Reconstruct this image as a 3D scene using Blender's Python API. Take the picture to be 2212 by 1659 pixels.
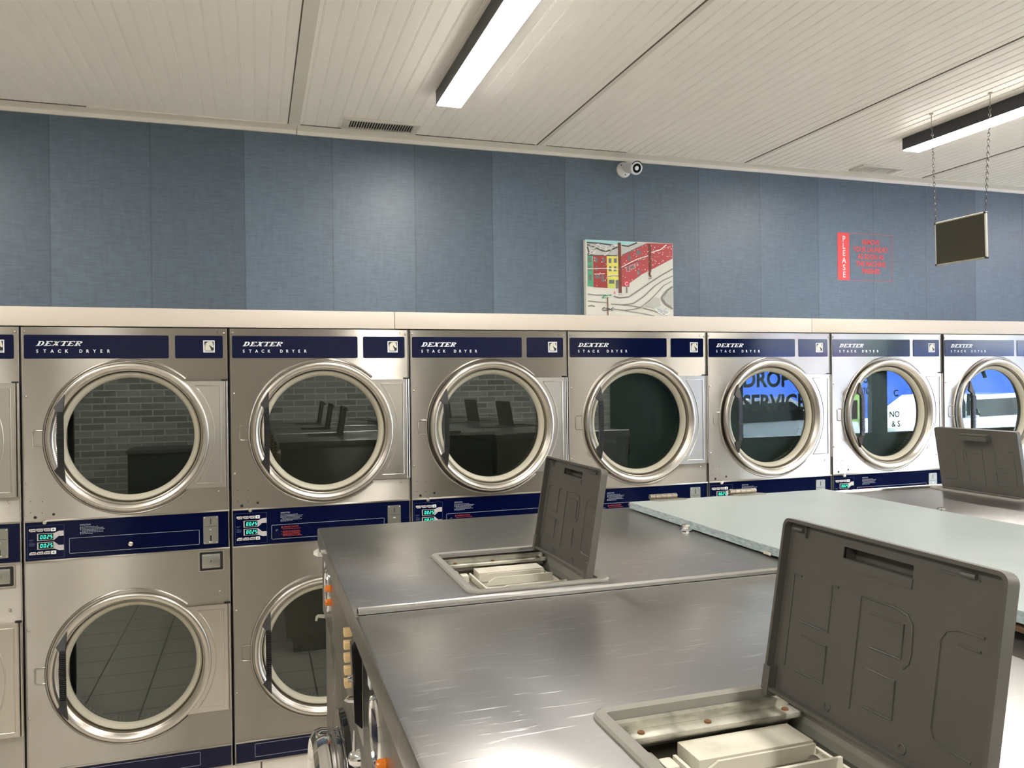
import bpy, bmesh, math, random
from mathutils import Vector, Matrix
random.seed(7)
S = bpy.context.scene
for o in list(bpy.data.objects): bpy.data.objects.remove(o)
COL = S.collection
# ---------------------------------------------------------------- camera
W_PX = 2212.0; F_PX = 1707.18
YAW, PITCH, ROLL = 0.312715, -0.004117, -0.012029
CAM = Vector((0.9156, -3.6812, 1.75))
fw = Vector((math.sin(YAW)*math.cos(PITCH), math.cos(YAW)*math.cos(PITCH), math.sin(PITCH)))
rt = Vector((math.cos(YAW), -math.sin(YAW), 0)); up = rt.cross(fw)
r2 = math.cos(ROLL)*rt + math.sin(ROLL)*up; u2 = -math.sin(ROLL)*rt + math.cos(ROLL)*up
cd = bpy.data.cameras.new('camera'); cam = bpy.data.objects.new('camera', cd); COL.objects.link(cam)
M = Matrix((r2, u2, -fw)).transposed().to_4x4(); M.translation = CAM; cam.matrix_world = M
cd.sensor_width = 36; cd.sensor_fit = 'HORIZONTAL'; cd.lens = F_PX*36/W_PX; cd.clip_start = 0.02
S.camera = cam
# ---------------------------------------------------------------- light and exposure
w = bpy.data.worlds.new('world'); S.world = w; w.use_nodes = True
bg = w.node_tree.nodes['Background']; bg.inputs[0].default_value = (0.80, 0.86, 1.0, 1); bg.inputs[1].default_value = 16.0
S.view_settings.view_transform = 'Standard'; S.view_settings.look = 'None'; S.view_settings.gamma = 1
S.view_settings.use_curve_mapping = False; S.view_settings.exposure = 1.12
LAMP = 40.0                                     # strength of the ceiling diffusers
# ---------------------------------------------------------------- materials
def mat(name, col, rough=.5, metal=0., **k):
    m = bpy.data.materials.new(name); m.use_nodes = True
    p = m.node_tree.nodes['Principled BSDF']
    p.inputs['Base Color'].default_value = (*col, 1); p.inputs['Roughness'].default_value = rough
    p.inputs['Metallic'].default_value = metal
    if 'emit' in k:
        p.inputs['Emission Color'].default_value = (*k['emit'], 1); p.inputs['Emission Strength'].default_value = k.get('es', 1)
    if 'coat' in k: p.inputs['Coat Weight'].default_value = k['coat']; p.inputs['Coat Roughness'].default_value = .05
    if 'spec' in k: p.inputs['Specular IOR Level'].default_value = k['spec']
    return m
def nodes(m): return m.node_tree, m.node_tree.nodes, m.node_tree.links, m.node_tree.nodes['Principled BSDF']
def noise(m, scale=(1,1,1), ns=5., detail=3., coord='Object', rough=.55):
    t, n, l, p = nodes(m)
    tc = n.new('ShaderNodeTexCoord'); mp = n.new('ShaderNodeMapping'); mp.inputs['Scale'].default_value = scale
    no = n.new('ShaderNodeTexNoise'); no.inputs['Scale'].default_value = ns; no.inputs['Detail'].default_value = detail; no.inputs['Roughness'].default_value = rough
    l.new(tc.outputs[coord], mp.inputs[0]); l.new(mp.outputs[0], no.inputs[0]); return no
def maprange(m, src, a, b, c, d):
    t, n, l, p = nodes(m); r = n.new('ShaderNodeMapRange')
    for i, v in zip((1,2,3,4), (a,b,c,d)): r.inputs[i].default_value = v
    l.new(src, r.inputs[0]); return r
def bump(m, src, strength, dist, prev=None):
    t, n, l, p = nodes(m); b = n.new('ShaderNodeBump'); b.inputs['Strength'].default_value = strength; b.inputs['Distance'].default_value = dist
    l.new(src, b.inputs['Height'])
    if prev: l.new(prev.outputs[0], b.inputs['Normal'])
    l.new(b.outputs[0], p.inputs['Normal']); return b
def rampcol(m, src, stops, inp='Base Color'):
    t, n, l, p = nodes(m); r = n.new('ShaderNodeValToRGB'); e = r.color_ramp.elements
    while len(e) < len(stops): e.new(.5)
    for el, (pos, c) in zip(e, stops): el.position = pos; el.color = (*c, 1)
    l.new(src, r.inputs[0]); l.new(r.outputs[0], p.inputs[inp]); return r
def steel(name, col, rough, grain=(1,1,1), aniso=0., tangent=None, wavy=0., smudge=.12):
    m = mat(name, col, rough, 1.)
    t, n, l, p = nodes(m)
    no = noise(m, (1,1,1), 3.5, 4); rr = maprange(m, no.outputs[0], .3, .75, rough-smudge*.5, rough+smudge)
    l.new(rr.outputs[0], p.inputs['Roughness'])
    g = noise(m, grain, 1., 2); b = bump(m, g.outputs[0], .12, .0006)
    rampcol(m, no.outputs[0], [(.25, tuple(c*.93 for c in col)), (.75, col)])
    if wavy:
        q = noise(m, (1.1,1,.55), 2.6, 1.5); bump(m, q.outputs[0], wavy, .02, b)
    if aniso:
        p.inputs['Anisotropic'].default_value = aniso
        v = n.new('ShaderNodeCombineXYZ')
        for i in range(3): v.inputs[i].default_value = tangent[i]
        l.new(v.outputs[0], p.inputs['Tangent'])
    return m
M_ = {}
M_['steel'] = steel('dryer_stainless', (.415,.388,.345), .31, (4,4,900), 1.0, (0,0,1), .10, smudge=.08)
M_['steel_plain'] = steel('bright_stainless', (.66,.62,.56), .17, (300,300,300), smudge=.08)
M_['ring'] = steel('door_ring_stainless', (.58,.545,.49), .30, (400,400,400), smudge=.06)
M_['chrome'] = mat('chrome', (.82,.82,.82), .06, 1.)
M_['dark_gap'] = mat('dark_gap', (.01,.01,.01), .8)
M_['screw'] = mat('screw_zinc', (.75,.72,.65), .25, 1.)
M_['blue'] = mat('navy_panel', (.0010,.0030,.026), .12, spec=.28)
M_['white_print'] = mat('white_print', (.72,.74,.76), .4)
M_['grey_print'] = mat('grey_print', (.30,.33,.40), .4)
M_['dim_print'] = mat('dim_print', (.06,.075,.14), .4)
M_['red_print'] = mat('red_print', (.34,.035,.02), .4)
M_['button_grey'] = mat('button_grey', (.50,.47,.46), .4)
M_['lcd'] = mat('display_black', (.004,.008,.008), .15)
M_['led'] = mat('led_green', (.0,.2,.12), .4, emit=(.05,.95,.55), es=1.3)
M_['gasket'] = mat('cream_gasket', (.44,.41,.32), .45)
M_['black'] = mat('black_plastic', (.012,.012,.013), .38)
M_['black_gloss'] = mat('black_gloss', (.006,.006,.007), .08)
M_['plate'] = mat('coin_plate_grey', (.33,.33,.29), .35, .8)
M_['grey_plastic'] = mat('grey_lid_plastic', (.19,.178,.15), .42)
n_ = noise(M_['grey_plastic'], (1,1,1), 6, 5); rampcol(M_['grey_plastic'], n_.outputs[0], [(.3,(.082,.077,.066)),(.7,(.105,.098,.083))]); 
M_['grey_frame'] = mat('grey_frame_plastic', (.25,.24,.21), .33)
M_['cream'] = mat('cream_plastic', (.74,.70,.58), .4)
n_ = noise(M_['cream'], (1,1,1), 14, 5); rampcol(M_['cream'], n_.outputs[0], [(.28,(.45,.43,.32)),(.5,(.62,.59,.49)),(.8,(.68,.65,.55))])
M_['rail'] = mat('corroded_rail', (.45,.44,.38), .45, .4)
n_ = noise(M_['rail'], (2,1,6), 14, 6); rampcol(M_['rail'], n_.outputs[0], [(.3,(.20,.19,.15)),(.5,(.44,.43,.36)),(.72,(.62,.60,.50))])
M_['well'] = mat('dispenser_well_grey', (.20,.195,.165), .6)
M_['rust'] = mat('rust', (.16,.07,.025), .8)
M_['orange'] = mat('orange_lens', (.85,.22,.02), .2)
M_['tan'] = mat('cream_button', (.80,.58,.30), .35)
M_['fascia'] = mat('cream_fascia', (.60,.535,.45), .45)
M_['ceil'] = mat('ceiling_panel', (.84,.80,.74), .35)
n_ = noise(M_['ceil'], (1,1,1), .8, 2); rampcol(M_['ceil'], n_.outputs[0], [(.3,(.90,.855,.785)),(.7,(.93,.895,.84))])
M_['trim'] = mat('trim_white', (.72,.68,.60), .35)
M_['seam'] = mat('ceiling_seam_gap', (.12,.10,.08), .8)
M_['housing'] = mat('fixture_housing', (.045,.045,.05), .45)
M_['diffuser'] = mat('diffuser', (.9,.9,.9), .4, emit=(1.0,.955,.90), es=LAMP)
M_['vent'] = mat('vent_white', (.62,.59,.52), .4)
M_['cam_white'] = mat('camera_white', (.72,.72,.73), .35)
M_['board'] = mat('pale_laminate', (.70,.76,.72), .32)
n_ = noise(M_['board'], (1,1,1), 3, 5); rampcol(M_['board'], n_.outputs[0], [(.3,(.295,.34,.323)),(.7,(.345,.385,.367))])
M_['board_edge'] = mat('board_edge', (.34,.42,.43), .5)
n_ = noise(M_['board_edge'], (1,8,40), 6, 4); rampcol(M_['board_edge'], n_.outputs[0], [(.35,(.24,.31,.32)),(.65,(.46,.54,.54))])
M_['wood_end'] = mat('board_end', (.62,.54,.50), .5)
M_['hinge'] = steel('hinge_nickel', (.50,.46,.40), .28, (500,500,500))
M_['tile'] = mat('floor_tile', (.62,.57,.49), .25)
M_['glass'] = None
# washer steels
M_['wsteel'] = steel('washer_front_stainless', (.38,.36,.325), .30, (4,900,4), .8, (0,0,1), .05)
def washer_top():
    m = mat('washer_top_stainless', (.47,.455,.44), .30, 1.)
    t, n, l, p = nodes(m)
    a = noise(m, (1,1,1), 2.2, 4); rr = maprange(m, a.outputs[0], .15, .85, .275, .315); l.new(rr.outputs[0], p.inputs['Roughness'])
    # swirled fine scratches
    tc = n.new('ShaderNodeTexCoord'); mp = n.new('ShaderNodeMapping'); mp.inputs['Rotation'].default_value = (0,0,.25); mp.inputs['Scale'].default_value = (16,170,1)
    d = noise(m, (1,1,1), 1.6, 2); mx = n.new('ShaderNodeMixRGB'); mx.inputs[0].default_value = .025
    l.new(tc.outputs['Object'], mx.inputs[1]); l.new(d.outputs['Color'], mx.inputs[2]); l.new(mx.outputs[0], mp.inputs[0])
    s = n.new('ShaderNodeTexNoise'); s.inputs['Scale'].default_value = 1.; s.inputs['Detail'].default_value = 3.; l.new(mp.outputs[0], s.inputs[0])
    sc = maprange(m, s.outputs[0], .62, .78, 0, 1)
    b = bump(m, sc.outputs[0], .25, .0005)
    mix = n.new('ShaderNodeMixRGB'); mix.inputs[1].default_value = (.44,.427,.41,1); mix.inputs[2].default_value = (.72,.70,.66,1)
    l.new(sc.outputs[0], mix.inputs[0]); l.new(mix.outputs[0], p.inputs['Base Color'])
    p.inputs['Anisotropic'].default_value = .45; v = n.new('ShaderNodeCombineXYZ'); v.inputs[0].default_value = 1; l.new(v.outputs[0], p.inputs['Tangent'])
    return m
M_['wtop'] = washer_top()
def glassmat(name, tint, f0, rough=.0):
    m = bpy.data.materials.new(name); m.use_nodes = True; n = m.node_tree.nodes; l = m.node_tree.links; n.clear()
    o = n.new('ShaderNodeOutputMaterial'); mx = n.new('ShaderNodeMixShader'); tr = n.new('ShaderNodeBsdfTransparent'); g = n.new('ShaderNodeBsdfGlossy'); ge = n.new('ShaderNodeNewGeometry'); dt = n.new('ShaderNodeVectorMath'); dt.operation = 'DOT_PRODUCT'
    tr.inputs[0].default_value = (*tint, 1); g.inputs['Roughness'].default_value = rough; g.inputs[0].default_value = (.93,1,.97,1); 
    l.new(ge.outputs['Normal'], dt.inputs[0]); l.new(ge.outputs['Incoming'], dt.inputs[1])
    prev = dt.outputs['Value']
    for op, v, first_ in (('ABSOLUTE', 0, 0), ('SUBTRACT', 1.0, 1), ('POWER', 5.0, 0), ('MULTIPLY', 1-f0, 0), ('ADD', f0, 0)):
        q = n.new('ShaderNodeMath'); q.operation = op
        if first_: q.inputs[0].default_value = v; l.new(prev, q.inputs[1])
        else: l.new(prev, q.inputs[0]); q.inputs[1].default_value = v
        prev = q.outputs[0]
    l.new(prev, mx.inputs[0]); l.new(tr.outputs[0], mx.inputs[1]); l.new(g.outputs[0], mx.inputs[2]); l.new(mx.outputs[0], o.inputs[0]); return m
M_['glass'] = glassmat('door_glass', (.22,.25,.23), .095)
M_['window_glass'] = glassmat('window_glass', (.93,.96,.95), .04)
def drummat():
    m = mat('perforated_drum', (.40,.39,.34), .32, 1.)
    t, n, l, p = nodes(m)
    uv = n.new('ShaderNodeTexCoord'); v = n.new('ShaderNodeTexVoronoi'); v.inputs['Scale'].default_value = 70; v.inputs['Randomness'].default_value = 0.
    l.new(uv.outputs['Object'], v.inputs[0]); r = maprange(m, v.outputs['Distance'], .22, .32, 0, 1)
    mx = n.new('ShaderNodeMixRGB'); mx.inputs[1].default_value = (.01,.01,.01,1); mx.inputs[2].default_value = (.42,.40,.35,1)
    l.new(r.outputs[0], mx.inputs[0]); l.new(mx.outputs[0], p.inputs['Base Color']); return m
M_['drum'] = drummat()
def wallpaper():
    m = mat('blue_grey_wallpaper', (.12,.16,.19), .42)
    t, n, l, p = nodes(m)
    tc = n.new('ShaderNodeTexCoord'); sp = n.new('ShaderNodeSeparateXYZ'); l.new(tc.outputs['Object'], sp.inputs[0])
    def math_(op, a, b=None):
        q = n.new('ShaderNodeMath'); q.operation = op
        for i, v in enumerate((a, b)):
            if v is None: continue
            if isinstance(v, (int, float)): q.inputs[i].default_value = v
            else: l.new(v, q.inputs[i])
        return q.outputs[0]
    u = math_('DIVIDE', math_('SUBTRACT', sp.outputs[0], .094), .3905)
    fl = math_('FLOOR', u); fr = math_('FRACT', u)
    wn = n.new('ShaderNodeTexWhiteNoise'); wn.noise_dimensions = '1D'; l.new(fl, wn.inputs['W'])
    tone = maprange(m, wn.outputs['Value'], 0, 1, .83, 1.12)
    grad = maprange(m, fr, 0, 1, 1.05, .94)
    edge = maprange(m, math_('MINIMUM', fr, math_('SUBTRACT', 1, fr)), 0, .012, .72, 1.0)
    f1 = noise(m, (14,1,150), 1., 4); f2 = noise(m, (90,1,500), 1., 2); f3 = noise(m, (60,1,12), 1., 3)
    ft = maprange(m, f1.outputs[0], .3, .7, .86, 1.14); ft3 = maprange(m, f3.outputs[0], .3, .7, .93, 1.07)
    k = math_('MULTIPLY', math_('MULTIPLY', math_('MULTIPLY', tone.outputs[0], grad.outputs[0]), math_('MULTIPLY', edge.outputs[0], ft.outputs[0])), ft3.outputs[0])
    mx = n.new('ShaderNodeMixRGB'); mx.blend_type = 'MULTIPLY'; mx.inputs[0].default_value = 1; mx.inputs[1].default_value = (.090,.126,.163,1)
    l.new(k, mx.inputs[2]); l.new(mx.outputs[0], p.inputs['Base Color'])
    b = bump(m, f1.outputs[0], .35, .0012); bump(m, f2.outputs[0], .3, .0008, b)
    return m
M_['paper'] = wallpaper()
def brickmat():
    m = mat('whitewashed_brick', (.4,.4,.38), .8)
    t, n, l, p = nodes(m); tc = n.new('ShaderNodeTexCoord'); mp = n.new('ShaderNodeMapping'); mp.inputs['Rotation'].default_value = (math.pi/2,0,0)
    b = n.new('ShaderNodeTexBrick'); b.inputs['Scale'].default_value = 1.; b.inputs['Brick Width'].default_value = .225; b.inputs['Row Height'].default_value = .068; b.inputs['Mortar Size'].default_value = .007
    b.inputs['Color1'].default_value = (.36,.38,.36,1); b.inputs['Color2'].default_value = (.66,.68,.64,1); b.inputs['Mortar'].default_value = (.95,.96,.92,1)
    l.new(tc.outputs['Object'], mp.inputs[0]); l.new(mp.outputs[0], b.inputs[0]); l.new(b.outputs[0], p.inputs['Base Color']); bump(m, b.outputs['Fac'], .6, -.01); return m
M_['brick'] = brickmat()
M_['teal'] = mat('dark_teal_paint', (.012,.045,.045), .5)
M_['frame_dark'] = mat('dark_window_frame', (.012,.014,.016), .4)
M_['letter'] = mat('window_letter', (.10,.13,.14), .6)
# ---------------------------------------------------------------- mesh helpers
class MB:
    def __init__(s): s.bm = bmesh.new()
    def _f(s, vs, mi=0):
        try: f = s.bm.faces.new(vs); f.material_index = mi; return f
        except ValueError: return None
    def v(s, *c): return s.bm.verts.new(c)
    def box(s, x0, x1, y0, y1, z0, z1, bev=0, mi=0, seg=2):
        b = s.bm; vs = [b.verts.new((x, y, z)) for z in (z0, z1) for y in (y0, y1) for x in (x0, x1)]
        fs = [s._f([vs[i] for i in q], mi) for q in ((0,2,3,1),(4,5,7,6),(0,1,5,4),(2,6,7,3),(0,4,6,2),(1,3,7,5))]
        if bev:
            es = {e for f in fs for e in f.edges}
            r = bmesh.ops.bevel(b, geom=list(es), offset=bev, segments=seg, profile=.5, affect='EDGES')
            for f in r['faces']: f.material_index = mi
        return s
    def lathe(s, prof, c, axis='y', n=64, mi=0, a0=0, a1=2*math.pi, caps=False):
        full = abs(a1-a0-2*math.pi) < 1e-6; m = n if full else n+1; rings = []
        for r, h in prof:
            ring = []
            for i in range(m):
                a = a0+(a1-a0)*i/n; ca, sa = math.cos(a)*r, math.sin(a)*r
                p = {'y': (c[0]+ca, c[1]+h, c[2]+sa), 'z': (c[0]+ca, c[1]+sa, c[2]+h), 'x': (c[0]+h, c[1]+ca, c[2]+sa)}[axis]
                ring.append(s.v(*p))
            rings.append(ring)
        for A, B in zip(rings, rings[1:]):
            for i in range(n if full else n):
                j = (i+1) % m
                s._f([A[i], A[j], B[j], B[i]], mi)
        if caps: s._f(rings[0], mi); s._f(rings[-1], mi)
        return s
    def disc(s, r, c, axis='y', n=48, mi=0): 
        s.lathe([(r, 0)], c, axis, n, mi); 
        s.bm.verts.ensure_lookup_table(); s._f(list(s.bm.verts)[-n:], mi); return s
    def cyl(s, p0, p1, r, n=12, mi=0, r1=None):
        p0, p1 = Vector(p0), Vector(p1); d = (p1-p0).normalized(); a = d.orthogonal().normalized(); b = d.cross(a)
        r1 = r if r1 is None else r1
        R = [[s.v(*(p+(a*math.cos(t)+b*math.sin(t))*q)) for t in [2*math.pi*i/n for i in range(n)]] for p, q in ((p0, r), (p1, r1))]
        for i in range(n): s._f([R[0][i], R[0][(i+1)%n], R[1][(i+1)%n], R[1][i]], mi)
        s._f(R[0][::-1], mi); s._f(R[1], mi); return s
    def tube(s, pts, r, n=8, closed=False, mi=0):
        P = [Vector(p) for p in pts]; k = len(P); rings = []; up0 = None
        for i in range(k):
            a = P[i-1] if (i or closed) else P[0]; c = P[(i+1)%k] if (i < k-1 or closed) else P[-1]
            t = (c-a).normalized()
            if up0 is None: up0 = t.orthogonal().normalized()
            e = (up0 - t*up0.dot(t)).normalized(); up0 = e; g = t.cross(e)
            rings.append([s.v(*(P[i]+(e*math.cos(2*math.pi*j/n)+g*math.sin(2*math.pi*j/n))*r)) for j in range(n)])
        for i in range(k if closed else k-1):
            A, B = rings[i], rings[(i+1)%k]
            for j in range(n): s._f([A[j], A[(j+1)%n], B[(j+1)%n], B[j]], mi)
        if not closed: s._f(rings[0][::-1], mi); s._f(rings[-1], mi)
        return s
    def prism(s, poly, fn, h0, h1, mi=0, mi_side=None):
        """poly of 2D points, fn(u,v,h)->3D"""
        A = [s.v(*fn(u, v, h0)) for u, v in poly]; B = [s.v(*fn(u, v, h1)) for u, v in poly]; k = len(poly)
        s._f(A[::-1], mi); s._f(B, mi)
        for i in range(k): s._f([A[i], A[(i+1)%k], B[(i+1)%k], B[i]], mi if mi_side is None else mi_side)
        return s
    def flat(s, poly, fn, h=0, mi=0): return s._f([s.v(*fn(u, v, h)) for u, v in poly], mi)
    def build(s, name, mats, parent=None, smooth=35, label=None):
        bmesh.ops.recalc_face_normals(s.bm, faces=s.bm.faces)
        me = bpy.data.meshes.new(name); s.bm.to_mesh(me); s.bm.free()
        for m in (mats if isinstance(mats, (list, tuple)) else [mats]): me.materials.append(M_[m] if isinstance(m, str) else m)
        if smooth:
            for p in me.polygons: p.use_smooth = True
            me.set_sharp_from_angle(angle=math.radians(smooth))
        o = bpy.data.objects.new(name, me); COL.objects.link(o)
        if parent: o.parent = parent
        if label: o['label'] = label
        return o
def tag(o, label=None, cat=None, group=None, kind=None):
    if label: o['label'] = label
    if cat: o['category'] = cat
    if group: o['group'] = group
    if kind: o['kind'] = kind
    return o
def thing(name, loc, label, cat, group=None, rz=0):
    o = bpy.data.objects.new(name, None); COL.objects.link(o); o.location = loc; o.rotation_euler = (0, 0, rz); o.empty_display_size = .1
    return tag(o, label, cat, group)
def struct(o): o['kind'] = 'structure'; return o
def rrect(x0, x1, y0, y1, r, k=5):
    out = []
    for cx, cy, a in ((x1-r, y1-r, 0), (x0+r, y1-r, 90), (x0+r, y0+r, 180), (x1-r, y0+r, 270)):
        for i in range(k+1): t = math.radians(a+90*i/k); out.append((cx+r*math.cos(t), cy+r*math.sin(t)))
    return out
def copy_tree(o, parent=None):
    c = o.copy(); COL.objects.link(c)
    if parent: c.parent = parent
    for ch in list(o.children): copy_tree(ch, c)
    return c
XZ = lambda u, v, h: (u, h, v)                      # drawing plane facing the dryers' front
_tc = {}
def text(b, s, size, fn, x, z, h, mi=0, bold=0., shear=0., wide=1., align='LEFT', space=1.):
    key = (s, bold, shear, align, space)
    if key not in _tc:
        cu = bpy.data.curves.new('t', 'FONT'); cu.body = s; cu.size = 1; cu.offset = bold; cu.shear = shear; cu.align_x = align; cu.space_character = space; cu.resolution_u = 3; cu.fill_mode = 'FRONT'
        ob = bpy.data.objects.new('t', cu); me = ob.to_mesh(); _tc[key] = ([tuple(v.co) for v in me.vertices], [tuple(p.vertices) for p in me.polygons])
        ob.to_mesh_clear(); bpy.data.objects.remove(ob); bpy.data.curves.remove(cu)
    V, F = _tc[key]; vs = [b.v(*fn(x+v[0]*size*wide, z+v[1]*size, h)) for v in V]
    for f in F: b._f([vs[i] for i in f], mi)
def dexter(b, fn, x, z, wd, ht, h, mi):
    """slanted slab-serif DEXTER wordmark"""
    sh = .55; L = wd/6.35; st = .26*L; sf = .13*ht
    P = lambda poly: b.flat([(x+u+v*sh, z+v) for u, v in poly], fn, h, mi)
    R = lambda u0, u1, v0, v1: P([(u0,v0),(u1,v0),(u1,v1),(u0,v1)])
    for i, ch in enumerate('DEXTER'):
        o = i*L*1.02; w = L*.93
        if ch == 'D':
            R(o-.02*L, o+.55*w, 0, sf); R(o-.02*L, o+.55*w, ht-sf, ht); R(o+.1*w, o+.1*w+st, sf, ht-sf)
            k = 8; pr = [(o+.5*w+.46*w*math.sin(math.pi*j/k), ht/2-ht/2*math.cos(math.pi*j/k)) for j in range(k+1)]
            pi_ = [(o+.5*w+(.46*w-st)*math.sin(math.pi*j/k), ht/2-(ht/2-sf)*math.cos(math.pi*j/k)) for j in range(k+1)]
            for j in range(k): P([pr[j], pr[j+1], pi_[j+1], pi_[j]])
        elif ch == 'E':
            R(o, o+.95*w, 0, sf); R(o, o+.95*w, ht-sf, ht); R(o+.14*w, o+.14*w+st, sf, ht-sf); R(o+.3*w, o+.7*w, .44*ht, .57*ht)
            P([(o+.78*w, sf), (o+.95*w, sf), (o+.95*w, .34*ht)]); P([(o+.78*w, ht-sf), (o+.95*w, ht-sf), (o+.95*w, .68*ht)])
        elif ch == 'X':
            P([(o+.02*w,0),(o+.02*w+st*.8,0),(o+.95*w,ht),(o+.95*w-st*.8,ht)]); P([(o+.62*w,0),(o+.62*w+st*1.3,0),(o+.3*w+st*.6,ht),(o+.3*w-st*.7,ht)])
            R(o-.06*w, o+.36*w, 0, sf*.9); R(o+.55*w, o+1.0*w, 0, sf*.9); R(o+.02*w, o+.48*w, ht-sf*.9, ht); R(o+.66*w, o+1.04*w, ht-sf*.9, ht)
        elif ch == 'T':
            R(o+.05*w, o+1.0*w, ht-sf, ht); R(o+.42*w, o+.42*w+st, sf, ht-sf); R(o+.25*w, o+.85*w, 0, sf)
            P([(o+.05*w, ht-sf), (o+.2*w, ht-sf), (o+.05*w, .7*ht)]); P([(o+.85*w, ht-sf), (o+1.0*w, ht-sf), (o+1.0*w, .7*ht)])
        elif ch == 'R':
            R(o, o+.5*w, 0, sf); R(o, o+.6*w, ht-sf, ht); R(o+.12*w, o+.12*w+st, sf, ht-sf); R(o+.3*w, o+.6*w, .44*ht, .56*ht)
            P([(o+.6*w, ht), (o+.6*w, ht-sf), (o+.68*w, .78*ht), (o+.6*w, .56*ht), (o+.6*w, .44*ht), (o+.94*w, .62*ht), (o+.94*w, .88*ht)])
            P([(o+.45*w, .46*ht), (o+.62*w, .46*ht), (o+1.02*w, 0), (o+.74*w, 0)])
# ---------------------------------------------------------------- room shell
X0, X1, YB, YF, ZC = -3.0, 12.6, 0.10, -5.20, 2.925
b = MB(); b.box(X0-.1, X1+.1, YF-.2, YB+.15, -.1, 0); struct(b.build('floor', 'tile'))
t_, n_, l_, p_ = nodes(M_['tile']); tc_ = n_.new('ShaderNodeTexCoord'); bk_ = n_.new('ShaderNodeTexBrick'); bk_.offset = 0
bk_.inputs['Scale'].default_value = 1; bk_.inputs['Brick Width'].default_value = .305; bk_.inputs['Row Height'].default_value = .305; bk_.inputs['Mortar Size'].default_value = .004
bk_.inputs['Color1'].default_value = (.84,.79,.70,1); bk_.inputs['Color2'].default_value = (.80,.75,.67,1); bk_.inputs['Mortar'].default_value = (.16,.13,.10,1)
l_.new(tc_.outputs['Object'], bk_.inputs[0]); l_.new(bk_.outputs[0], p_.inputs['Base Color'])
b = MB(); b.box(X0-.1, X1+.1, YB, YB+.12, 0, 3.1); struct(b.build('wall_back', 'paper'))
b = MB(); b.box(X0-.1, X0, YF, YB, 0, 3.1); struct(b.build('wall_left', mat('off_white_paint', (.60,.57,.50), .6)))
b = MB(); b.box(X1, X1+.1, YF, YB, 0, 3.1); struct(b.build('wall_right', bpy.data.materials['off_white_paint']))
# front wall behind the camera: brick, dark teal bay, then shop windows
b = MB(); b.box(X0-.1, 5.15, YF-.15, YF, 0, 3.1); b.box(5.15, 7.2, YF-.15, YF+.02, 0, 3.1, mi=1)
b.box(7.2, X1+.1, YF-.15, YF, 0, .90, mi=1); b.box(7.2, X1+.1, YF-.15, YF, 2.55, 3.1, mi=1)
struct(b.build('wall_front', ['brick', 'teal']))
WN = [(7.2, 9.42), (9.60, 10.45), (10.6, 12.6)]
for i, (a, c) in enumerate(WN):
    b = MB(); 
    for x in (a, c-.05): b.box(x, x+.05, YF-.10, YF-.02, .90, 2.55)
    b.box(a, c, YF-.10, YF-.02, .90, .95); b.box(a, c, YF-.10, YF-.02, 2.50, 2.55)
    f = struct(b.build('window_%d' % (i+1), 'frame_dark'))
    b = MB(); b.box(a+.05, c-.05, YF-.064, YF-.058, .95, 2.50); b.build('pane', 'window_glass', f)
b = MB(); b.box(9.42, 9.60, YF-.12, YF+.02, .0, 2.55); b.box(10.45, 10.6, YF-.12, YF+.02, .0, 2.55); struct(b.build('trim_7', 'frame_dark'))
# ceiling: grooved PVC panels
b = MB(); xs = []
x = X0
GP = .0523
prof = []
xx = X0-.1
while xx < X1+.1:
    prof += [(xx, 0), (xx+GP-.009, 0), (xx+GP-.0065, .0020), (xx+GP-.004, 0), (xx+GP-.0015, .0016)]
    xx += GP
A = [b.v(px, YF-.1, ZC+dz) for px, dz in prof]; B_ = [b.v(px, YB+.05, ZC+dz) for px, dz in prof]
for i in range(len(prof)-1): b._f([A[i], A[i+1], B_[i+1], B_[i]])
b.box(X0-.1, X1+.1, YF-.1, YB+.05, ZC+.01, ZC+.1)
struct(b.build('ceiling', 'ceil', smooth=0))
k = 0
for i, sx in enumerate([-1.3, -.12, 1.072, 2.262, 3.467, 4.69, 5.9, 7.1, 8.3, 9.5, 10.7, 11.9]):
    b = MB()
    if abs(sx-1.072) < .01:
        b.box(sx-.003, sx+.045, YF, YB-.02, ZC-.003, ZC+.001, mi=0); b.box(sx-.0075, sx-.003, YF, YB-.02, ZC-.0015, ZC+.002, mi=1)
    else:
        b.box(sx+.002, sx+.022, YF, YB-.02, ZC-.0025, ZC+.001, mi=0); b.box(sx-.004, sx+.002, YF, YB-.02, ZC-.002, ZC+.002, mi=1)
    struct(b.build('trim_%d' % (10+i), ['trim', 'seam']))
# wall-to-ceiling channel: joint at x = 1.1
for nm, xa, xb, dz in (('trim_1', X0, 1.105, .002), ('trim_2', 1.108, X1, 0)):
    b = MB()
    b.prism([(YB, ZC), (YB, ZC-.028+dz), (YB-.010, ZC-.028+dz), (YB-.013, ZC-.012+dz), (YB-.07, ZC-.004), (YB-.07, ZC)], lambda u, v, h: (h, u, v), xa, xb)
    struct(b.build(nm, 'trim', smooth=0))
b = MB()   # thin dark gap line along the flange
b.box(1.12, 2.25, YB-.0725, YB-.069, ZC-.0035, ZC+.001); b.box(-.5, .25, YB-.0725, YB-.069, ZC-.0035, ZC+.001); b.box(2.31, 2.75, YB-.0725, YB-.069, ZC-.0025, ZC+.001)
struct(b.build('trim_3', 'seam'))
# cream fascia above the dryers, three lengths butted together
fa = [(X0, 1.532), (1.534, 3.868), (3.870, X1)]
for i, (a, c) in enumerate(fa):
    b = MB(); b.box(a, c, .0, YB, 1.999, 2.078, .002); struct(b.build('trim_%d' % (4+i), 'fascia'))
b = MB(); b.box(X0, X1, .01, YB, 0, .070); b.build('baseboard_back', 'tile')['kind'] = 'structure'
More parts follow.
